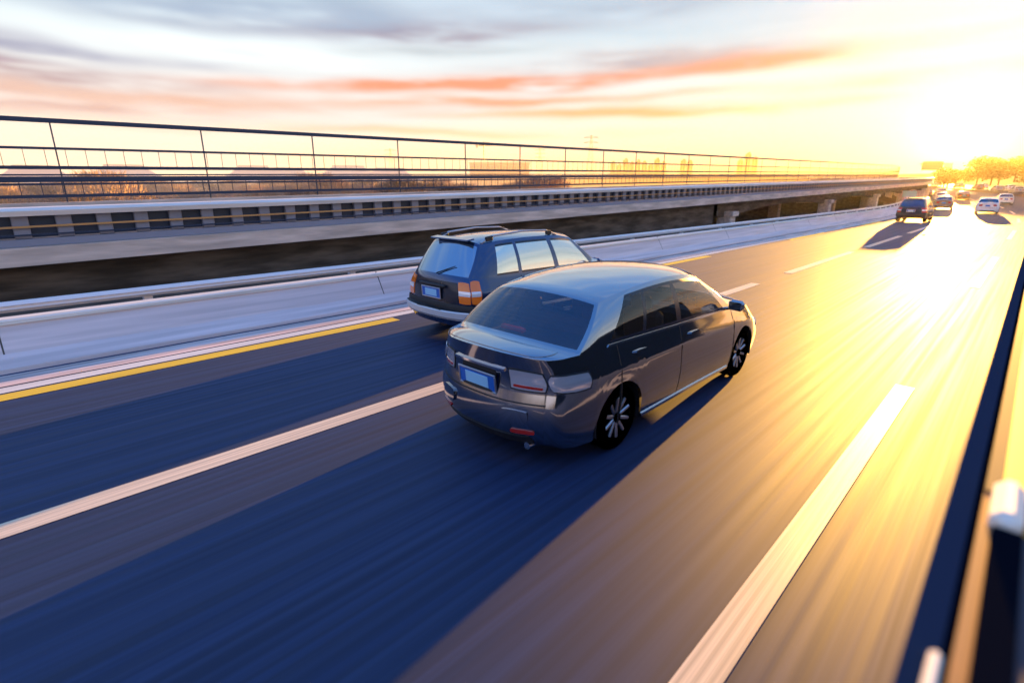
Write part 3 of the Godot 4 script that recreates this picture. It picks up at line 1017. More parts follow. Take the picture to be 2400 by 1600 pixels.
func _ready() -> void:
	var cam := Camera3D.new()
	cam.name = "camera"
	add_child(cam)
	cam.position = Vector3(0, 2.4, 0)
	cam.rotation_degrees = Vector3(-16.3, 44.4, 0)
	cam.fov = 66.32
	cam.near = 0.05
	cam.far = 9000.0
	var lens := CameraAttributesPhysical.new()
	lens.frustum_focal_length = 18.4
	lens.frustum_focus_distance = 7.0
	lens.exposure_aperture = 1.2
	cam.attributes = lens
	cam.fov = 66.32
	var env := Environment.new()
	env.background_mode = Environment.BG_SKY
	env.sky = Sky.new()
	env.sky.sky_material = make_sky()
	env.tonemap_mode = Environment.TONE_MAPPER_LINEAR
	env.tonemap_exposure = 10.0
	env.sdfgi_enabled = true
	env.ssao_enabled = true
	env.ssil_enabled = true
	env.background_energy_multiplier = 0.19
	env.volumetric_fog_enabled = true
	env.volumetric_fog_density = 0.00003
	env.volumetric_fog_albedo = Color(1.0, 0.94, 0.84)
	env.volumetric_fog_anisotropy = 0.86
	var we := WorldEnvironment.new()
	we.name = "environment"
	we.environment = env
	add_child(we)
	var sun := DirectionalLight3D.new()
	sun.name = "sun"
	sun.light_color = Color(1.0, 0.5, 0.09).linear_to_srgb()
	sun.light_energy = 1.6
	sun.light_angular_distance = 0.5
	sun.shadow_enabled = true
	sun.rotation_degrees = Vector3(-4.1, 180.0 + 5.4, 0)
	add_child(sun)

	var haze := FogVolume.new()  # golden exhaust haze lying over the distant road
	haze.name = "haze"
	haze.size = Vector3(420, 22, 520)
	haze.position = Vector3(-60, 9, -345)
	var hm := FogMaterial.new()
	hm.density = 0.002
	hm.albedo = Color(1.0, 0.86, 0.55)
	haze.material = hm
	haze.set_meta("kind", "stuff")
	add_child(haze)

	var mist := FogVolume.new()  # pale dusk haze over the low ground beyond the viaduct
	mist.name = "mist"
	mist.size = Vector3(340, 10.5, 172)
	mist.position = Vector3(-216, 3.6, 2)
	var lm := FogMaterial.new()
	lm.density = 0.0042
	lm.albedo = Color(0.9, 0.92, 1.0)
	mist.material = lm
	mist.set_meta("kind", "stuff")
	add_child(mist)

	rng.seed = 7
	road_table = trace(BEND_AT, 1.0 / 420.0, 420.0)
	ramp_table = trace(98.0, 1.0 / 220.0, 300.0)
	materials()
	setting()
	viaduct()
	make_sedan()
	make_suv()
	traffic()
	bus_window()
	beyond()


func setting() -> void:
	var gb := MB.new()
	var zs := [-80.0, -20.0, 20.0, 60.0, 80.0, 100.0, 130.0, 170.0, 220.0, 290.0, 360.0, 500.0, 800.0, 1500.0, 3000.0, 6000.0]
	for i in zs.size() - 1:
		var h0 := lift(zs[i]) - 0.3 - 0.01 * maxf(0, zs[i] - 60) / 10.0
		var h1 := lift(zs[i + 1]) - 0.3 - 0.01 * maxf(0, zs[i + 1] - 60) / 10.0
		h0 = minf(h0, 10.0)
		h1 = minf(h1, 10.0)
		gb.quad(Vector3(-6000, h0, -zs[i]), Vector3(3000, h0, -zs[i]), Vector3(3000, h1, -zs[i + 1]), Vector3(-6000, h1, -zs[i + 1]))
	struct("ground", gb.mesh(), M.dirt)
	var ss := steps(-40, 340, 4.0)
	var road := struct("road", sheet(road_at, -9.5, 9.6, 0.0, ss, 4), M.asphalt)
	part("edge_line", sheet(road_at, 8.6, 8.84, 0.005, ss), M.white_line, road)
	for d in [[-12.0, 5.4], [13.0, 19.0], [28.0, 34.0], [43.0, 49.0]]:
		part("yellow_line", sheet(road_at, 8.27, 8.54, 0.005, steps(d[0], d[1], 4)), M.yellow_line, road)
	part("gutter", sheet(road_at, 8.88, 9.42, 0.006, ss), M.gutter, road)
	for k in range(-1, 22):
		var e := 4.2 + 10.05 * k
		part("lane_dash", sheet(road_at, 4.83, 5.07, 0.005, steps(e - 7.6, e, 3)), M.dash_sunlit, road)
	for d in [[-3.0, 7.9], [17.5, 26.1], [35.7, 44.0], [54.0, 62.0], [72.0, 80.0], [90.0, 98.0], [108.0, 116.0], [126.0, 134.0]]:
		part("lane_dash", sheet(road_at, 0.67, 0.87, 0.005, steps(d[0], d[1], 3)), M.dash_sunlit, road)
	part("lane_dash", sheet(road_at, 1.22, 1.34, 0.005, steps(17.8, 20.5, 3)), M.white_line, road)
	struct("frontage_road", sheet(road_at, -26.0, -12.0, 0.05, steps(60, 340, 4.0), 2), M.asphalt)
	struct("verge", sheet(road_at, 9.9, 12.7, 0.3, steps(-40, 100, 4.0)), M.verge)
	var b := MB.new()
	b.sweep(road_at, [Vector2(9.5, -0.1), Vector2(9.53, 0.06), Vector2(9.74, 0.22), Vector2(9.95, 0.58), Vector2(9.98, 0.6), Vector2(10.14, 0.6), Vector2(10.18, 0.57), Vector2(10.24, -0.1)], steps(-12, 130, 2.0))
	tag(part("median_wall", b.mesh(), M.barrier_concrete, self), "low grey concrete median wall with a sunlit top painted pale along the road's left edge", "barrier")
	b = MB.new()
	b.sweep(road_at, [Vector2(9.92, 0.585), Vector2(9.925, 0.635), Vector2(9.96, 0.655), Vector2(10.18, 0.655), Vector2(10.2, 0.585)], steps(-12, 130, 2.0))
	part("sunlit_top", b.mesh(), M.white_line, get_node("median_wall"))  # white strip painting in the sun that catches the wall's top
	var jm := MB.new()
	jm.box(Vector3(0, 0.37, 0), Vector3(0.03, 0.62, 0.02), Basis(Vector3.BACK, 0.52))
	var jmesh := jm.mesh()
	for k in 14:
		var o := part("joint", jmesh, M.dark_concrete, get_node("median_wall"), road_at(-6.0 + 6.0 * k, 9.86, 0.03))
		o.rotation.y = heading(road_table, -6.0 + 6.0 * k)
	var gr := thing("guardrail", "bright steel guardrail on posts between the median wall and the viaduct", "guardrail")
	var gm := MB.new()
	gm.sweep(road_at, [Vector2(10.95, 0.58), Vector2(10.91, 0.63), Vector2(10.95, 0.66), Vector2(10.91, 0.69), Vector2(10.95, 0.745), Vector2(11.0, 0.745), Vector2(11.0, 0.58)], steps(-12, 118, 2.0))
	part("beam", gm.mesh(), M.galvanised, gr)
	var pm := MB.new()
	pm.box(Vector3(0, 0.34, 0), Vector3(0.12, 0.74, 0.14), Basis(), 0.01)
	var pmesh := pm.mesh()
	for k in 32:
		var p := part("post", pmesh, M.galvanised, gr, road_at(-10 + 4.0 * k, 11.07, 0))
		p.rotation.y = heading(road_table, -10 + 4.0 * k)
	var em := MB.new()  # the planted bank where the viaduct leaves the road
	for i in 24:
		for k in 6:
			var q := func(i_: int, k_: int) -> Vector3:
				var s := 96.0 + 3.0 * i_
				var h := 3.4 * sin(clampf(k_ / 5.0, 0, 1) * PI / 2) * clampf(i_ / 5.0, 0.1, 1.0)
				return road_at(s, 11.2 + 2.4 * k_, h + 0.25 * sin(i_ * 2.1 + k_ * 1.3))
			em.quad(q.call(i, k), q.call(i + 1, k), q.call(i + 1, k + 1), q.call(i, k + 1))
	struct("bank", em.mesh(), M.dirt)


func viaduct() -> void:
	var v := thing("viaduct", "long concrete viaduct rising beside the road, with haunched girders on piers", "viaduct")
	var ss := steps(-14, 235, 3.0)
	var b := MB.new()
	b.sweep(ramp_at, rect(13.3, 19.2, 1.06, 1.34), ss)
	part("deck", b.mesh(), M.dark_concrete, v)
	b = MB.new()
	b.sweep(ramp_at, [Vector2(13.0, 1.03), Vector2(12.98, 1.36), Vector2(13.28, 1.37), Vector2(13.28, 1.03)], ss)
	part("fascia", b.mesh(), M.pale_concrete, v)
	b = MB.new()
	b.sweep(ramp_at, rect(13.1, 13.32, 1.37, 1.5), ss)
	part("kerb_beam", b.mesh(), M.post_grey, v)
	b = MB.new()
	var piers := [33.0, 54.0, 73.0, 90.0, 108.0, 126.0, 146.0, 166.0, 186.0]
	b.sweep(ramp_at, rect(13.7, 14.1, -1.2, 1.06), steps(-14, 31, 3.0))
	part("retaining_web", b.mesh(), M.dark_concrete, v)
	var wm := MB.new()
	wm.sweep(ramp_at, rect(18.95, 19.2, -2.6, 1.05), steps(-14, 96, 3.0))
	part("added_back_wall", wm.mesh(), M.dark_concrete, v)  # added behind the piers to block light and keep the gaps dark
	b = MB.new()
	for w in [13.71, 16.0, 18.4]:
		var qs := steps(31.5, 212, 1.0)
		for i in qs.size() - 1:
			var y := []
			for s in [qs[i], qs[i + 1]]:
				var near := 1000.0
				for p in piers: near = minf(near, absf(p - s))
				y.append(1.06 - (0.52 + 0.42 * pow(clampf(1.0 - near / 9.5, 0, 1), 1.6)))
			var P := [ramp_at(qs[i], w, y[0]), ramp_at(qs[i + 1], w, y[1]), ramp_at(qs[i + 1], w, 1.06), ramp_at(qs[i], w, 1.06)]
			var O := [ramp_at(qs[i], w + 0.5, y[0]), ramp_at(qs[i + 1], w + 0.5, y[1]), ramp_at(qs[i + 1], w + 0.5, 1.06), ramp_at(qs[i], w + 0.5, 1.06)]
			b.quad(P[3], P[2], P[1], P[0])
			b.quad(O[0], O[1], O[2], O[3])
			b.quad(P[0], P[1], O[1], O[0])
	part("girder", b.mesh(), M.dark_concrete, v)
	for s in piers:
		var h: float = 1.06 + 0.0185 * s
		var pm := MB.new()
		pm.box(Vector3(0, (h - 0.6) / 2 - 1.0, 0), Vector3(0.9, h - 0.6 + 2.0, 0.75), Basis(), 0.06)
		pm.box(Vector3(-4.2, (h - 0.6) / 2 - 1.0, 0), Vector3(0.9, h - 0.6 + 2.0, 0.75), Basis(), 0.06)
		pm.box(Vector3(-2.1, h - 0.75, 0), Vector3(5.4, 0.3, 0.9), Basis(), 0.03)
		var o := part("pier", pm.mesh(), M.pale_concrete, v, along(ramp_table, s, 13.75, 0))
		o.rotation.y = heading(ramp_table, s)
	# balustrade along the near edge
	var n := thing("balustrade", "dark blue balustrade of close posts with a pale cap on the viaduct's near edge", "railing")
	b = MB.new()
	b.sweep(ramp_at, [Vector2(13.02, 1.91), Vector2(13.0, 2.0), Vector2(13.08, 2.05), Vector2(13.4, 2.06), Vector2(13.42, 1.91)], ss)
	part("cap", b.mesh(), M.cap_white, n)
	b = MB.new()
	b.sweep(ramp_at, rect(13.26, 13.3, 1.52, 1.92), ss)
	part("panel", b.mesh(), M.panel_navy, n)
	b = MB.new()
	b.sweep(ramp_at, rect(13.09, 13.13, 1.7, 1.735), ss)
	part("rail", b.mesh(), M.rail_ochre, n)
	b = MB.new()
	b.sweep(ramp_at, rect(13.09, 13.13, 1.56, 1.585), ss)
	part("rail", b.mesh(), M.rail_navy, n)
	var pm2 := MB.new()
	pm2.box(Vector3(0, 1.715, 0), Vector3(0.1, 0.42, 0.24), Basis(), 0.012)
	var post := pm2.mesh()
	for k in 235:
		var s := -8.0 + 0.62 * k
		var o := part("post", post, M.post_grey, n, ramp_at(s, 13.2, 0))
		o.rotation.y = heading(ramp_table, s)
	# tall fence along the far edge
	var f := thing("fence", "tall dark blue rail fence on posts along the viaduct's far edge", "fence")
	var sf := steps(-14, 230, 3.0)
	for r in [[4.03, 0.11], [3.36, 0.06], [2.89, 0.085], [2.71, 0.04], [2.6, 0.14], [2.48, 0.055], [2.18, 0.08]]:
		b = MB.new()
		b.sweep(ramp_at, rect(18.45, 18.53, r[0] - r[1] / 2, r[0] + r[1] / 2), sf)
		part("rail", b.mesh(), M.rail_navy, f)
	pm2 = MB.new()
	pm2.box(Vector3(0, 2.7, 0), Vector3(0.036, 2.66, 0.03))
	post = pm2.mesh()
	for k in 69:
		var s := -12.0 + 3.5 * k
		var o := part("post", post, M.rail_navy, f, ramp_at(s, 18.55, 0))
		o.rotation.y = heading(ramp_table, s)
	pm2 = MB.new()
	var s2 := -10.0
	while s2 < 228.0:
		var lo := ramp_at(s2, 18.49, 2.9)
		pm2.box(lo + Vector3(0, 0.225, 0), Vector3(0.011, 0.45, 0.012))
		lo = ramp_at(s2 + 0.2, 18.49, 2.18)
		pm2.box(lo + Vector3(0, 0.2, 0), Vector3(0.018, 0.4, 0.018))
		s2 += 0.42
	var bars := part("bars", pm2.mesh(), M.rail_navy, f)
	bars.set_meta("kind", "stuff")
	var tr := MB.new()
	tr.sweep(ramp_at, rect(18.35, 18.75, 1.34, 2.02), sf)
	tag(part("parapet", tr.mesh(), M.pale_concrete, self), "pale concrete parapet under the tall fence on the viaduct's far edge", "parapet")


func far_suv() -> void:
	var root := thing("far_suv", "dark brown SUV driving ahead in the left lane beside the guardrail's end", "car", road_at(49.6, 6.65, 0), heading(road_table, 49.6))
	var sp := suv_spec()
	sp.step = 0.25
	var car := build_car(sp, root, M.far_suv_paint, {"windshield": M.glass_dark, "rear_window": M.glass_dark, "side": M.glass_dark}, false)
	suv_details(car, root, M.red_lens, M.far_suv_paint)
	root.scale = Vector3(1.06, 1.06, 1.06)


func traffic() -> void:
	far_suv()
	plain_sedan("distant_sedan", "brown sedan just ahead of the far dark SUV in the left lane", M.brown_paint, 81.0, 6.6)
	plain_sedan("distant_sedan", "pale sedan alone in the middle lane under the sun, ahead of the dark silver sedan", M.white_paint, 71.0, 2.9)
	var base := plain_sedan("queued_car", "white car close behind the pale sedan's far side, first of the distant queue", M.white_paint, 103.0, -0.3)
	var paints := [M.white_paint, M.silver_paint, M.black_paint, M.brown_paint, M.silver_paint, M.red_paint, M.white_paint]
	var spots := [[112, 6.4], [124, 2.6], [138, 6.6], [150, 2.9], [160, 6.5], [176, 2.5], [186, 6.6], [205, 6.5], [212, 2.7], [236, 6.6], [250, 2.8], [270, 6.4], [290, 2.6], [196, 2.6], [225, 6.5], [260, 6.5], [284, 6.6], [312, 6.4], [228, 2.8], [308, 2.7],
		[118, -13.5], [127, -13.7], [136, -13.5], [145, -13.6], [155, -13.4], [166, -13.6], [178, -13.5], [192, -13.6], [206, -13.5], [224, -13.6], [121, -17.2], [133, -17.0], [147, -17.3], [162, -17.1], [183, -17.2], [200, -17.0]]
	spots.sort_custom(func(p, q): return p[0] < q[0])
	var row_count := {}
	var ordinals := ["first", "second", "third", "fourth", "fifth", "sixth", "seventh", "eighth", "ninth", "tenth", "eleventh", "twelfth", "thirteenth", "fourteenth", "fifteenth", "sixteenth"]
	for i in spots.size():
		var hue: String = ["white", "silver", "black", "brown", "silver", "red", "white"][(i * 5 + i / 3) % paints.size()]
		var place: String = "right-hand road under the trees, near row" if spots[i][1] < -10 and spots[i][1] > -15 else ("right-hand road under the trees, far row" if spots[i][1] < -15 else ("left lane of the hazy bend" if spots[i][1] > 5 else "middle lane of the hazy bend"))
		row_count[place] = row_count.get(place, 0) + 1
		var c := copy(base, "small %s car, %s one along in the %s" % [hue, ordinals[row_count[place] - 1], place], "cars in the distant traffic")
		c.position = road_at(spots[i][0], spots[i][1], 0.06 if spots[i][1] < -10 else 0.0)
		c.rotation.y = heading(road_table, spots[i][0])
		(c.get_node("body") as MeshInstance3D).material_override = paints[(i * 5 + i / 3) % paints.size()]
	var lab := ["yellow bus waiting at the right edge of the distant traffic", "tall orange truck at the photo's right edge, nearest of the large vehicles"]
	for k in 2:
		var o := thing(["bus", "truck"][k], lab[k], ["bus", "truck"][k], road_at([100.0, 82.0][k], [-4.6, -7.2][k], 0), heading(road_table, 100.0))
		var L: float = [10.5, 8.0][k]
		var b := MB.new()
		b.box(Vector3(0, 1.75, -L / 2), Vector3(2.45, 2.7, L), Basis(), 0.12)
		part("body", b.mesh(), [M.bus_yellow, M.brown_paint][k], o)
		b = MB.new()
		b.box(Vector3(0, 2.25, 0.005), Vector3(2.1, 0.95, 0.04), Basis(), 0.015)
		part("rear_window", b.mesh(), M.glass_dark, o)
		for sgn in [-1.0, 1.0]:
			for w in 6:
				b = MB.new()
				b.box(Vector3(sgn * 1.226, 2.25, -0.9 - w * (L - 1.6) / 6.0), Vector3(0.03, 0.85, (L - 1.6) / 6.0 - 0.15), Basis(), 0.01)
				part("side_window", b.mesh(), M.glass_dark, o)
			b = MB.new()
			b.box(Vector3(sgn * 1.02, 0.95, 0.01), Vector3(0.24, 0.45, 0.05), Basis(), 0.015)
			part("tail_light", b.mesh(), M.red_lens, o)
			for z in [-2.2, -L + 2.2]:
				var w := part("wheel", wheel_mesh(0.48, 0.28), M.rubber, o, Vector3(sgn * 1.05, 0.48, z))
				part("rim", rim_mesh(0.48, 0.28, 8), M.rim, w)
		b = MB.new()
		b.box(Vector3(0, 0.5, 0.03), Vector3(2.4, 0.22, 0.1), Basis(), 0.03)
		part("bumper", b.mesh(), M.black_trim, o)


func bus_window() -> void:
	var o := thing("bus", "dark window ledge of the vehicle carrying the camera, with rubber seal and pale latch", "bus", Vector3(0, 0, 0))
	var here := func(s: float, lat: float, y: float) -> Vector3: return Vector3(-lat, y, -s)
	var ss := steps(-1.5, 10.4, 1.0)
	for e in [
		["side_panel", 0.008, -0.03, 0.45, 1.875, M.bus_navy, ss], ["belt_strip", 0.013, -0.019, 1.88, 1.9, M.bus_navy, ss], ["rubber_seal", -0.0195, -0.0285, 1.87, 1.893, M.bus_black, ss],
		["window_track", -0.029, -0.05, 1.87, 1.902, M.bus_track, steps(1.14, 10.4, 1.0)], ["ledge", -0.029, -0.044, 1.87, 1.9, M.bus_tan, steps(-1.5, 1.13, 0.5)], ["pane_edge", -0.0445, -0.078, 1.86, 1.91, M.bus_black, steps(-1.5, 1.0, 0.5)],
		["inner_frame", -0.0785, -0.1, 1.86, 1.906, M.bus_track, steps(-1.5, 1.0, 0.5)], ["sun_yellow_panel", -0.0505, -0.4, 1.83, 1.903, M.bus_sun_yellow, steps(1.14, 10.4, 1.0)], ["inner_seal", -0.1005, -0.4, 1.8, 1.88, M.bus_black, steps(-1.5, 1.0, 0.5)],  # the yellow strip carries sunlight in its colour
	]:
		var b := MB.new()
		b.sweep(here, rect(e[2], e[1], e[3], e[4]), e[6])
		part(e[0], b.mesh(), e[5], o)
	var l := MB.new()
	l.box(Vector3(0.058, 1.905, -1.08), Vector3(0.04, 0.05, 0.15), Basis(), 0.014)
	part("latch", l.mesh(), M.latch_white, o)
	l = MB.new()
	l.box(Vector3(0.015, 1.905, -0.62), Vector3(0.012, 0.016, 0.07), Basis(), 0.004)
	part("clip", l.mesh(), M.latch_white, o)


func leafy(seed_: int, h: float, r: float, count: int, size: float) -> Array:  # [trunk mesh, crown mesh]
	var g := RandomNumberGenerator.new()
	g.seed = seed_
	var t := MB.new()
	t.tube(Vector3(0, -0.5, 0), Vector3(0, h * 0.45, 0), 0.22, 0.14, 7)
	var crown := MB.new()
	var blobs: Array = []
	for k in 11:
		var a := g.randf() * TAU
		var y := lerpf(h * 0.36, h * 0.92, g.randf())
		var reach := r * (0.25 + 0.6 * g.randf()) * (1.2 - y / h * 0.75)
		var c := Vector3(cos(a) * reach, y, sin(a) * reach)
		blobs.append([c, r * g.randf_range(0.3, 0.5)])
		t.tube(Vector3(0, h * g.randf_range(0.25, 0.44), 0), c, 0.09, 0.025, 5)
	for k in count:
		var bl: Array = blobs[k % blobs.size()]
		var d: Vector3 = Vector3(g.randfn(), g.randfn() * 0.8, g.randfn()).normalized() * bl[1] * pow(g.randf(), 0.4)
		var p: Vector3 = bl[0] + d
		var x := Vector3(g.randfn(), g.randfn(), g.randfn()).normalized() * size * g.randf_range(0.5, 1.2)
		var y := x.cross(Vector3(g.randfn(), g.randfn(), g.randfn())).normalized() * size * 0.6
		crown.quad(p - x, p - y, p + x, p + y)
	return [t.mesh(), crown.mesh()]


func bare(seed_: int, h: float, r: float, count: int) -> Array:
	var g := RandomNumberGenerator.new()
	g.seed = seed_
	var t := MB.new()
	var crown := MB.new()
	for k in 5:
		var a := g.randf() * TAU
		t.tube(Vector3(0, -0.6, 0), Vector3(cos(a) * r * 0.4, h * 0.6, sin(a) * r * 0.4), 0.07, 0.03, 5)
	for k in count:
		var a := g.randf() * TAU
		var y := h * sqrt(g.randf())
		var rr := r * sqrt(g.randf()) * (0.5 + 0.5 * sin(PI * clampf(y / h, 0, 1)))
		var p := Vector3(cos(a) * rr, y, sin(a) * rr)
		var d := Vector3(cos(a) * 0.5 + g.randfn() * 0.4, 1.0 + g.randfn() * 0.3, sin(a) * 0.5 + g.randfn() * 0.4).normalized() * g.randf_range(0.3, 0.8)
		var w := d.cross(Vector3(g.randfn(), g.randfn(), g.randfn())).normalized() * 0.035
		crown.quad(p - w, p + w, p + d + w * 0.3, p + d - w * 0.3)
	return [t.mesh(), crown.mesh()]


func beyond() -> void:
	# leafy trees on the right, beneath the sun
	var protos: Array = []
	for k in 3:
		var m := leafy(40 + k, 10.0, 4.4, 1500, 0.34)
		var o := thing("tree", "leafy tree in the hazy grove right of the distant road", "tree", Vector3.ZERO, 0.0, "trees beneath the sun")
		part("trunk", m[0], M.tree_bark, o)
		part("crown", m[1], M["leaves_%d" % k], o)
		protos.append(o)
	for i in 22:
		var o: Node3D = protos[i] if i < 3 else copy(protos[i % 3], "leafy tree in the hazy grove right of the distant road", "trees beneath the sun")
		var d := 190.0 + 8.0 * (i % 8) + rng.randf() * 30.0
		o.position = spot(lerpf(6.3, -9.0, (i + rng.randf() * 0.6) / 22.0), d)
		o.rotation.y = rng.randf() * TAU
		o.scale = Vector3(1.25, 0.82, 1.25) * rng.randf_range(0.85, 1.15) * (0.72 if i < 3 else 1.0)
	# leafless bushes seen through the viaduct's fence
	protos = []
	for k in 3:
		var m := bare(60 + k, 3.3, 3.2, 1700)
		var o := thing("bush", "leafless brown bush seen through the viaduct's fence", "bush", Vector3.ZERO, 0.0, "brown bushes beyond the viaduct")
		part("stem", m[0], M.tree_bark, o)
		part("twigs", m[1], M.twigs if k < 2 else M.twigs_dark, o)
		protos.append(o)
	for i in 54:
		var o: Node3D = protos[i] if i < 3 else copy(protos[i % 3], "leafless brown bush seen through the viaduct's fence", "brown bushes beyond the viaduct")
		var az := deg_to_rad(lerpf(91.0, 38.0, (i + rng.randf() * 0.8) / 54.0))
		var d := rng.randf_range(60.0, 105.0)
		o.position = Vector3(-d * sin(az), lift(d * cos(az)) - 0.4, -d * cos(az))
		o.rotation.y = rng.randf() * TAU
		o.scale = Vector3(1.0, rng.randf_range(0.7, 1.1), 1.0) * rng.randf_range(0.85, 1.2)
	# halls with curved roofs
	for e in [[85.4, 150.0, 14.0, 5.6, "curved-roofed hall farthest left behind the fence rails"], [79.6, 165.0, 17.0, 6.4, "curved-roofed hall second from the left behind the fence rails"], [69.6, 170.0, 16.0, 6.8, "left one of the middle pair of curved-roofed halls"], [66.6, 175.0, 16.0, 6.6, "right one of the middle pair of curved-roofed halls"],
		[61.0, 180.0, 20.0, 7.4, "widest curved-roofed hall, near the middle of the fence"], [57.0, 175.0, 18.0, 6.8, "curved-roofed hall farthest right, left of the flat-roofed block"]]:
		hall(e[0], e[1], e[2] * 1.15, e[3] * 1.3, "mauve " + e[4])
	block()
	var names := ["leftmost", "second from left", "third from left", "fourth from left", "fifth from left", "sixth from left", "seventh from left", "eighth from left", "ninth from left", "tenth from left", "eleventh from left", "twelfth from left", "thirteenth from left", "fourteenth from left"]
	for i in 14:
		var az := 34.0 - i * 0.62 - (1.3 if i > 8 else 0.0) - (4.0 if i > 10 else 0.0)
		tower(az, 900.0, [34.0, 30.0, 38.0, 33.0, 36.0][i % 5] * (1.15 if i > 10 else 1.0), "hazy apartment tower on the skyline, %s of the row" % names[i])
	pylon(56.8, 420.0, 28.0, "lattice pylon on the skyline above the widest hall")
	pylon(36.3, 420.0, 32.0, "lattice pylon on the skyline left of the apartment towers")
	pylon(41.5, 460.0, 26.0, "lattice pylon on the skyline between the flat block and the tall pylon")
	crane()
	# sign gantry over the distant road and a small sign on a viaduct pier
	var g := thing("sign_gantry", "road sign panel on a steel gantry in front of the hazy trees", "sign", road_at(215.0, -9.0, 0), heading(road_table, 215.0))
	var b := MB.new()
	b.box(Vector3(4.0, 3.4, 0), Vector3(0.35, 7.6, 0.35), Basis(), 0.03)
	b.box(Vector3(0.0, 7.0, 0), Vector3(8.4, 0.3, 0.3), Basis(), 0.03)
	part("frame", b.mesh(), M.steel, g)
	b = MB.new()
	b.box(Vector3(-1.0, 6.4, 0.25), Vector3(5.4, 2.6, 0.12), Basis(), 0.03)
	part("panel", b.mesh(), M.sign_green, g)
	b = MB.new()
	b.box(Vector3(3.0, 6.3, 0.25), Vector3(2.0, 1.4, 0.12), Basis(), 0.03)
	part("panel", b.mesh(), M.sign_pale, g)
	var s := thing("pier_sign", "small pale turquoise sign hanging by a viaduct pier above the far dark SUV", "sign", ramp_at(88.0, 12.6, 0.1))
	b = MB.new()
	b.box(Vector3(0, 0, 0), Vector3(1.5, 0.8, 0.06), Basis(), 0.02)
	part("panel", b.mesh(), M.sign_pale, s)
	b = MB.new()
	b.tube(Vector3(0.6, -2.6, -0.08), Vector3(0.6, 0.4, -0.08), 0.05, 0.05, 8)
	part("post", b.mesh(), M.steel, s)


func spot(az: float, d: float) -> Vector3:
	var a := deg_to_rad(az)
	return Vector3(-d * sin(a), minf(lift(d * cos(a)), 9.0) - 0.5, -d * cos(a))


func hall(az: float, d: float, w: float, h: float, label: String) -> void:
	var o := thing("hall", label, "building", spot(az, d), deg_to_rad(az))
	o.position.y = -0.5
	var b := MB.new()
	b.box(Vector3(0, h * 0.28, 0), Vector3(w * 0.78, h * 0.56 + 0.5, w * 0.45))
	part("wall", b.mesh(), M.ochre_wall, o)
	b = MB.new()
	var rings: Array = []  # hipped roof whose slopes sag and whose corners lift
	for k in 7:
		var t := k / 6.0
		var hw := lerpf(w * 0.5, w * 0.2, t)
		var hd := lerpf(w * 0.33, 0.12, t)
		var y := h * (0.55 + 0.45 * (0.35 * t + 0.65 * t * t))
		var r: Array = []
		for c in 16:
			var u := c / 16.0 * 4.0
			var e := int(u)
			var f := (u - e) * 2 - 1
			var x: float = [f, 1.0, -f, -1.0][e] * hw
			var z: float = [-1.0, f, 1.0, -f][e] * hd
			r.append(Vector3(x, y + 0.07 * h * pow(absf(f), 3) * (1 - t), z))
		rings.append(r)
	for k in 6:
		for c in 16:
			b.quad(rings[k][(c + 1) % 16], rings[k][c], rings[k + 1][c], rings[k + 1][(c + 1) % 16])
	b.box(Vector3(0, h + 0.1, 0), Vector3(w * 0.42, 0.35, 0.4))
	part("roof", b.mesh(), M.roof_slate, o)
	var cm := MB.new()
	cm.tube(Vector3(0, -0.5, 0), Vector3(0, h * 0.56, 0), 0.22, 0.2, 8)
	var col := cm.mesh()
	for k in 6:
		part("column", col, M.brown_paint, o, Vector3(lerpf(-w * 0.42, w * 0.42, k / 5.0), 0, w * 0.27))


func block() -> void:
	var o := thing("office_block", "long flat-roofed mauve block with upright windows left of the skyline towers", "building", spot(45.7, 320.0), deg_to_rad(45.7))
	var b := MB.new()
	b.box(Vector3(0, 6.5, 0), Vector3(34.0, 14.0, 14.0))
	part("wall", b.mesh(), M.far_block, o)
	b = MB.new()
	b.box(Vector3(0, 13.8, 0), Vector3(34.8, 0.8, 14.8))
	part("roof", b.mesh(), M.roof_slate, o)
	var wm := MB.new()
	wm.box(Vector3.ZERO, Vector3(0.9, 2.6, 0.12))
	var win := wm.mesh()
	for r in 3:
		for k in 20:
			part("window", win, M.far_window, o, Vector3(-15.7 + 1.65 * k, 3.2 + 3.7 * r, 7.02))


func tower(az: float, d: float, h: float, label: String) -> void:
	var o := thing("apartment_tower", label, "building", spot(az, d), deg_to_rad(az))
	var b := MB.new()
	b.box(Vector3(0, h / 2, 0), Vector3(8.6, h, 12.0))
	part("wall", b.mesh(), M.far_block, o)
	b = MB.new()
	b.box(Vector3(0.6, h + 1.2, 0), Vector3(4.0, 2.6, 5.0))
	part("roof", b.mesh(), M.far_block, o)
	for k in 2:
		b = MB.new()
		b.box(Vector3(-2.2 + 4.4 * k, h / 2, 6.02), Vector3(1.5, h * 0.9, 0.1))
		part("window_column", b.mesh(), M.far_window, o)


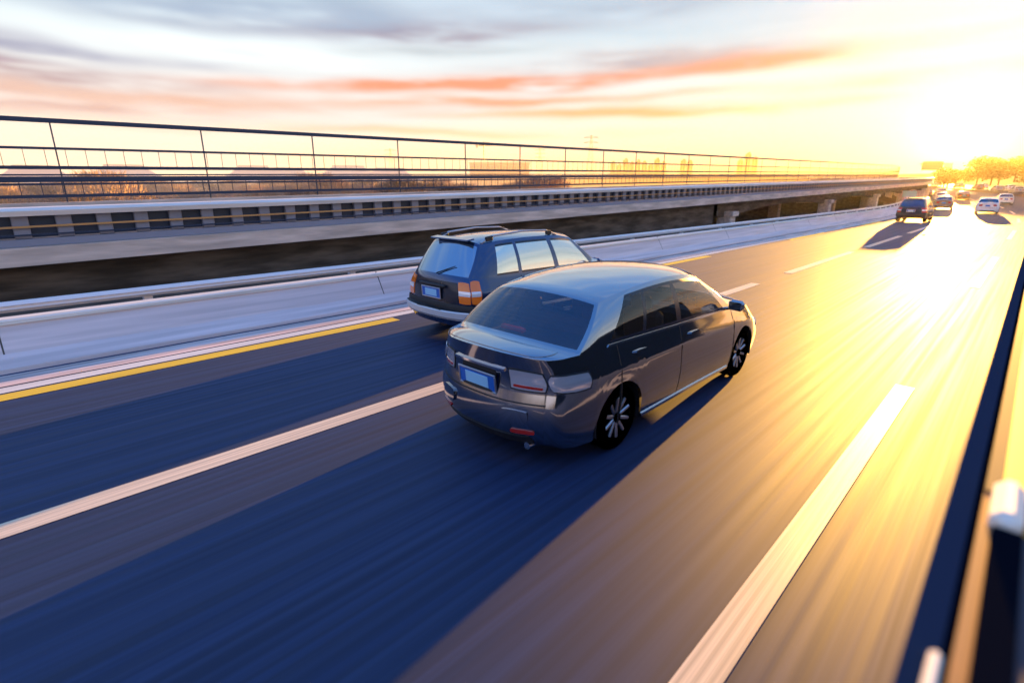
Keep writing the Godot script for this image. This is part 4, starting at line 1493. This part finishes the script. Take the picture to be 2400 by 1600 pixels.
func pylon(az: float, d: float, h: float, label: String) -> void:
	var o := thing("pylon", label, "pylon", spot(az, d), deg_to_rad(az))
	var b := MB.new()
	for sx in [-1.0, 1.0]:
		for sz in [-1.0, 1.0]:
			b.tube(Vector3(sx * h * 0.09, 0, sz * h * 0.09), Vector3(sx * 0.3, h, sz * 0.3), 0.16, 0.12, 4)
	for k in 9:
		var t0 := k / 9.0
		var t1 := (k + 1) / 9.0
		var w0 := lerpf(h * 0.09, 0.3, t0)
		var w1 := lerpf(h * 0.09, 0.3, t1)
		b.tube(Vector3(-w0, h * t0, w0), Vector3(w1, h * t1, w1), 0.09, 0.09, 4)
		b.tube(Vector3(w0, h * t0, w0), Vector3(-w1, h * t1, w1), 0.09, 0.09, 4)
	part("mast", b.mesh(), M.steel, o)
	for t in [0.72, 0.84, 0.95]:
		b = MB.new()
		b.tube(Vector3(-h * 0.17, h * t, 0), Vector3(h * 0.17, h * t, 0), 0.14, 0.14, 4)
		b.tube(Vector3(-h * 0.17, h * t, 0), Vector3(0, h * (t + 0.04), 0), 0.08, 0.08, 4)
		b.tube(Vector3(h * 0.17, h * t, 0), Vector3(0, h * (t + 0.04), 0), 0.08, 0.08, 4)
		part("cross_arm", b.mesh(), M.steel, o)


func crane() -> void:
	var o := thing("tower_crane", "tower crane on the skyline above the flat-roofed block", "crane", spot(47.3, 520.0), deg_to_rad(30.0))
	var b := MB.new()
	b.box(Vector3(0, 16.0, 0), Vector3(0.9, 33.0, 0.9))
	part("mast", b.mesh(), M.steel, o)
	b = MB.new()
	b.box(Vector3(5.0, 32.6, 0), Vector3(26.0, 0.8, 0.8))
	b.tube(Vector3(0, 36.0, 0), Vector3(16, 33, 0), 0.12, 0.12, 4)
	b.tube(Vector3(0, 36.0, 0), Vector3(-7.5, 33, 0), 0.12, 0.12, 4)
	b.tube(Vector3(0, 32, 0), Vector3(0, 36, 0), 0.3, 0.2, 4)
	part("jib", b.mesh(), M.steel, o)
	b = MB.new()
	b.box(Vector3(-6.5, 31.6, 0), Vector3(2.2, 1.8, 1.2))
	part("counterweight", b.mesh(), M.pale_concrete, o)
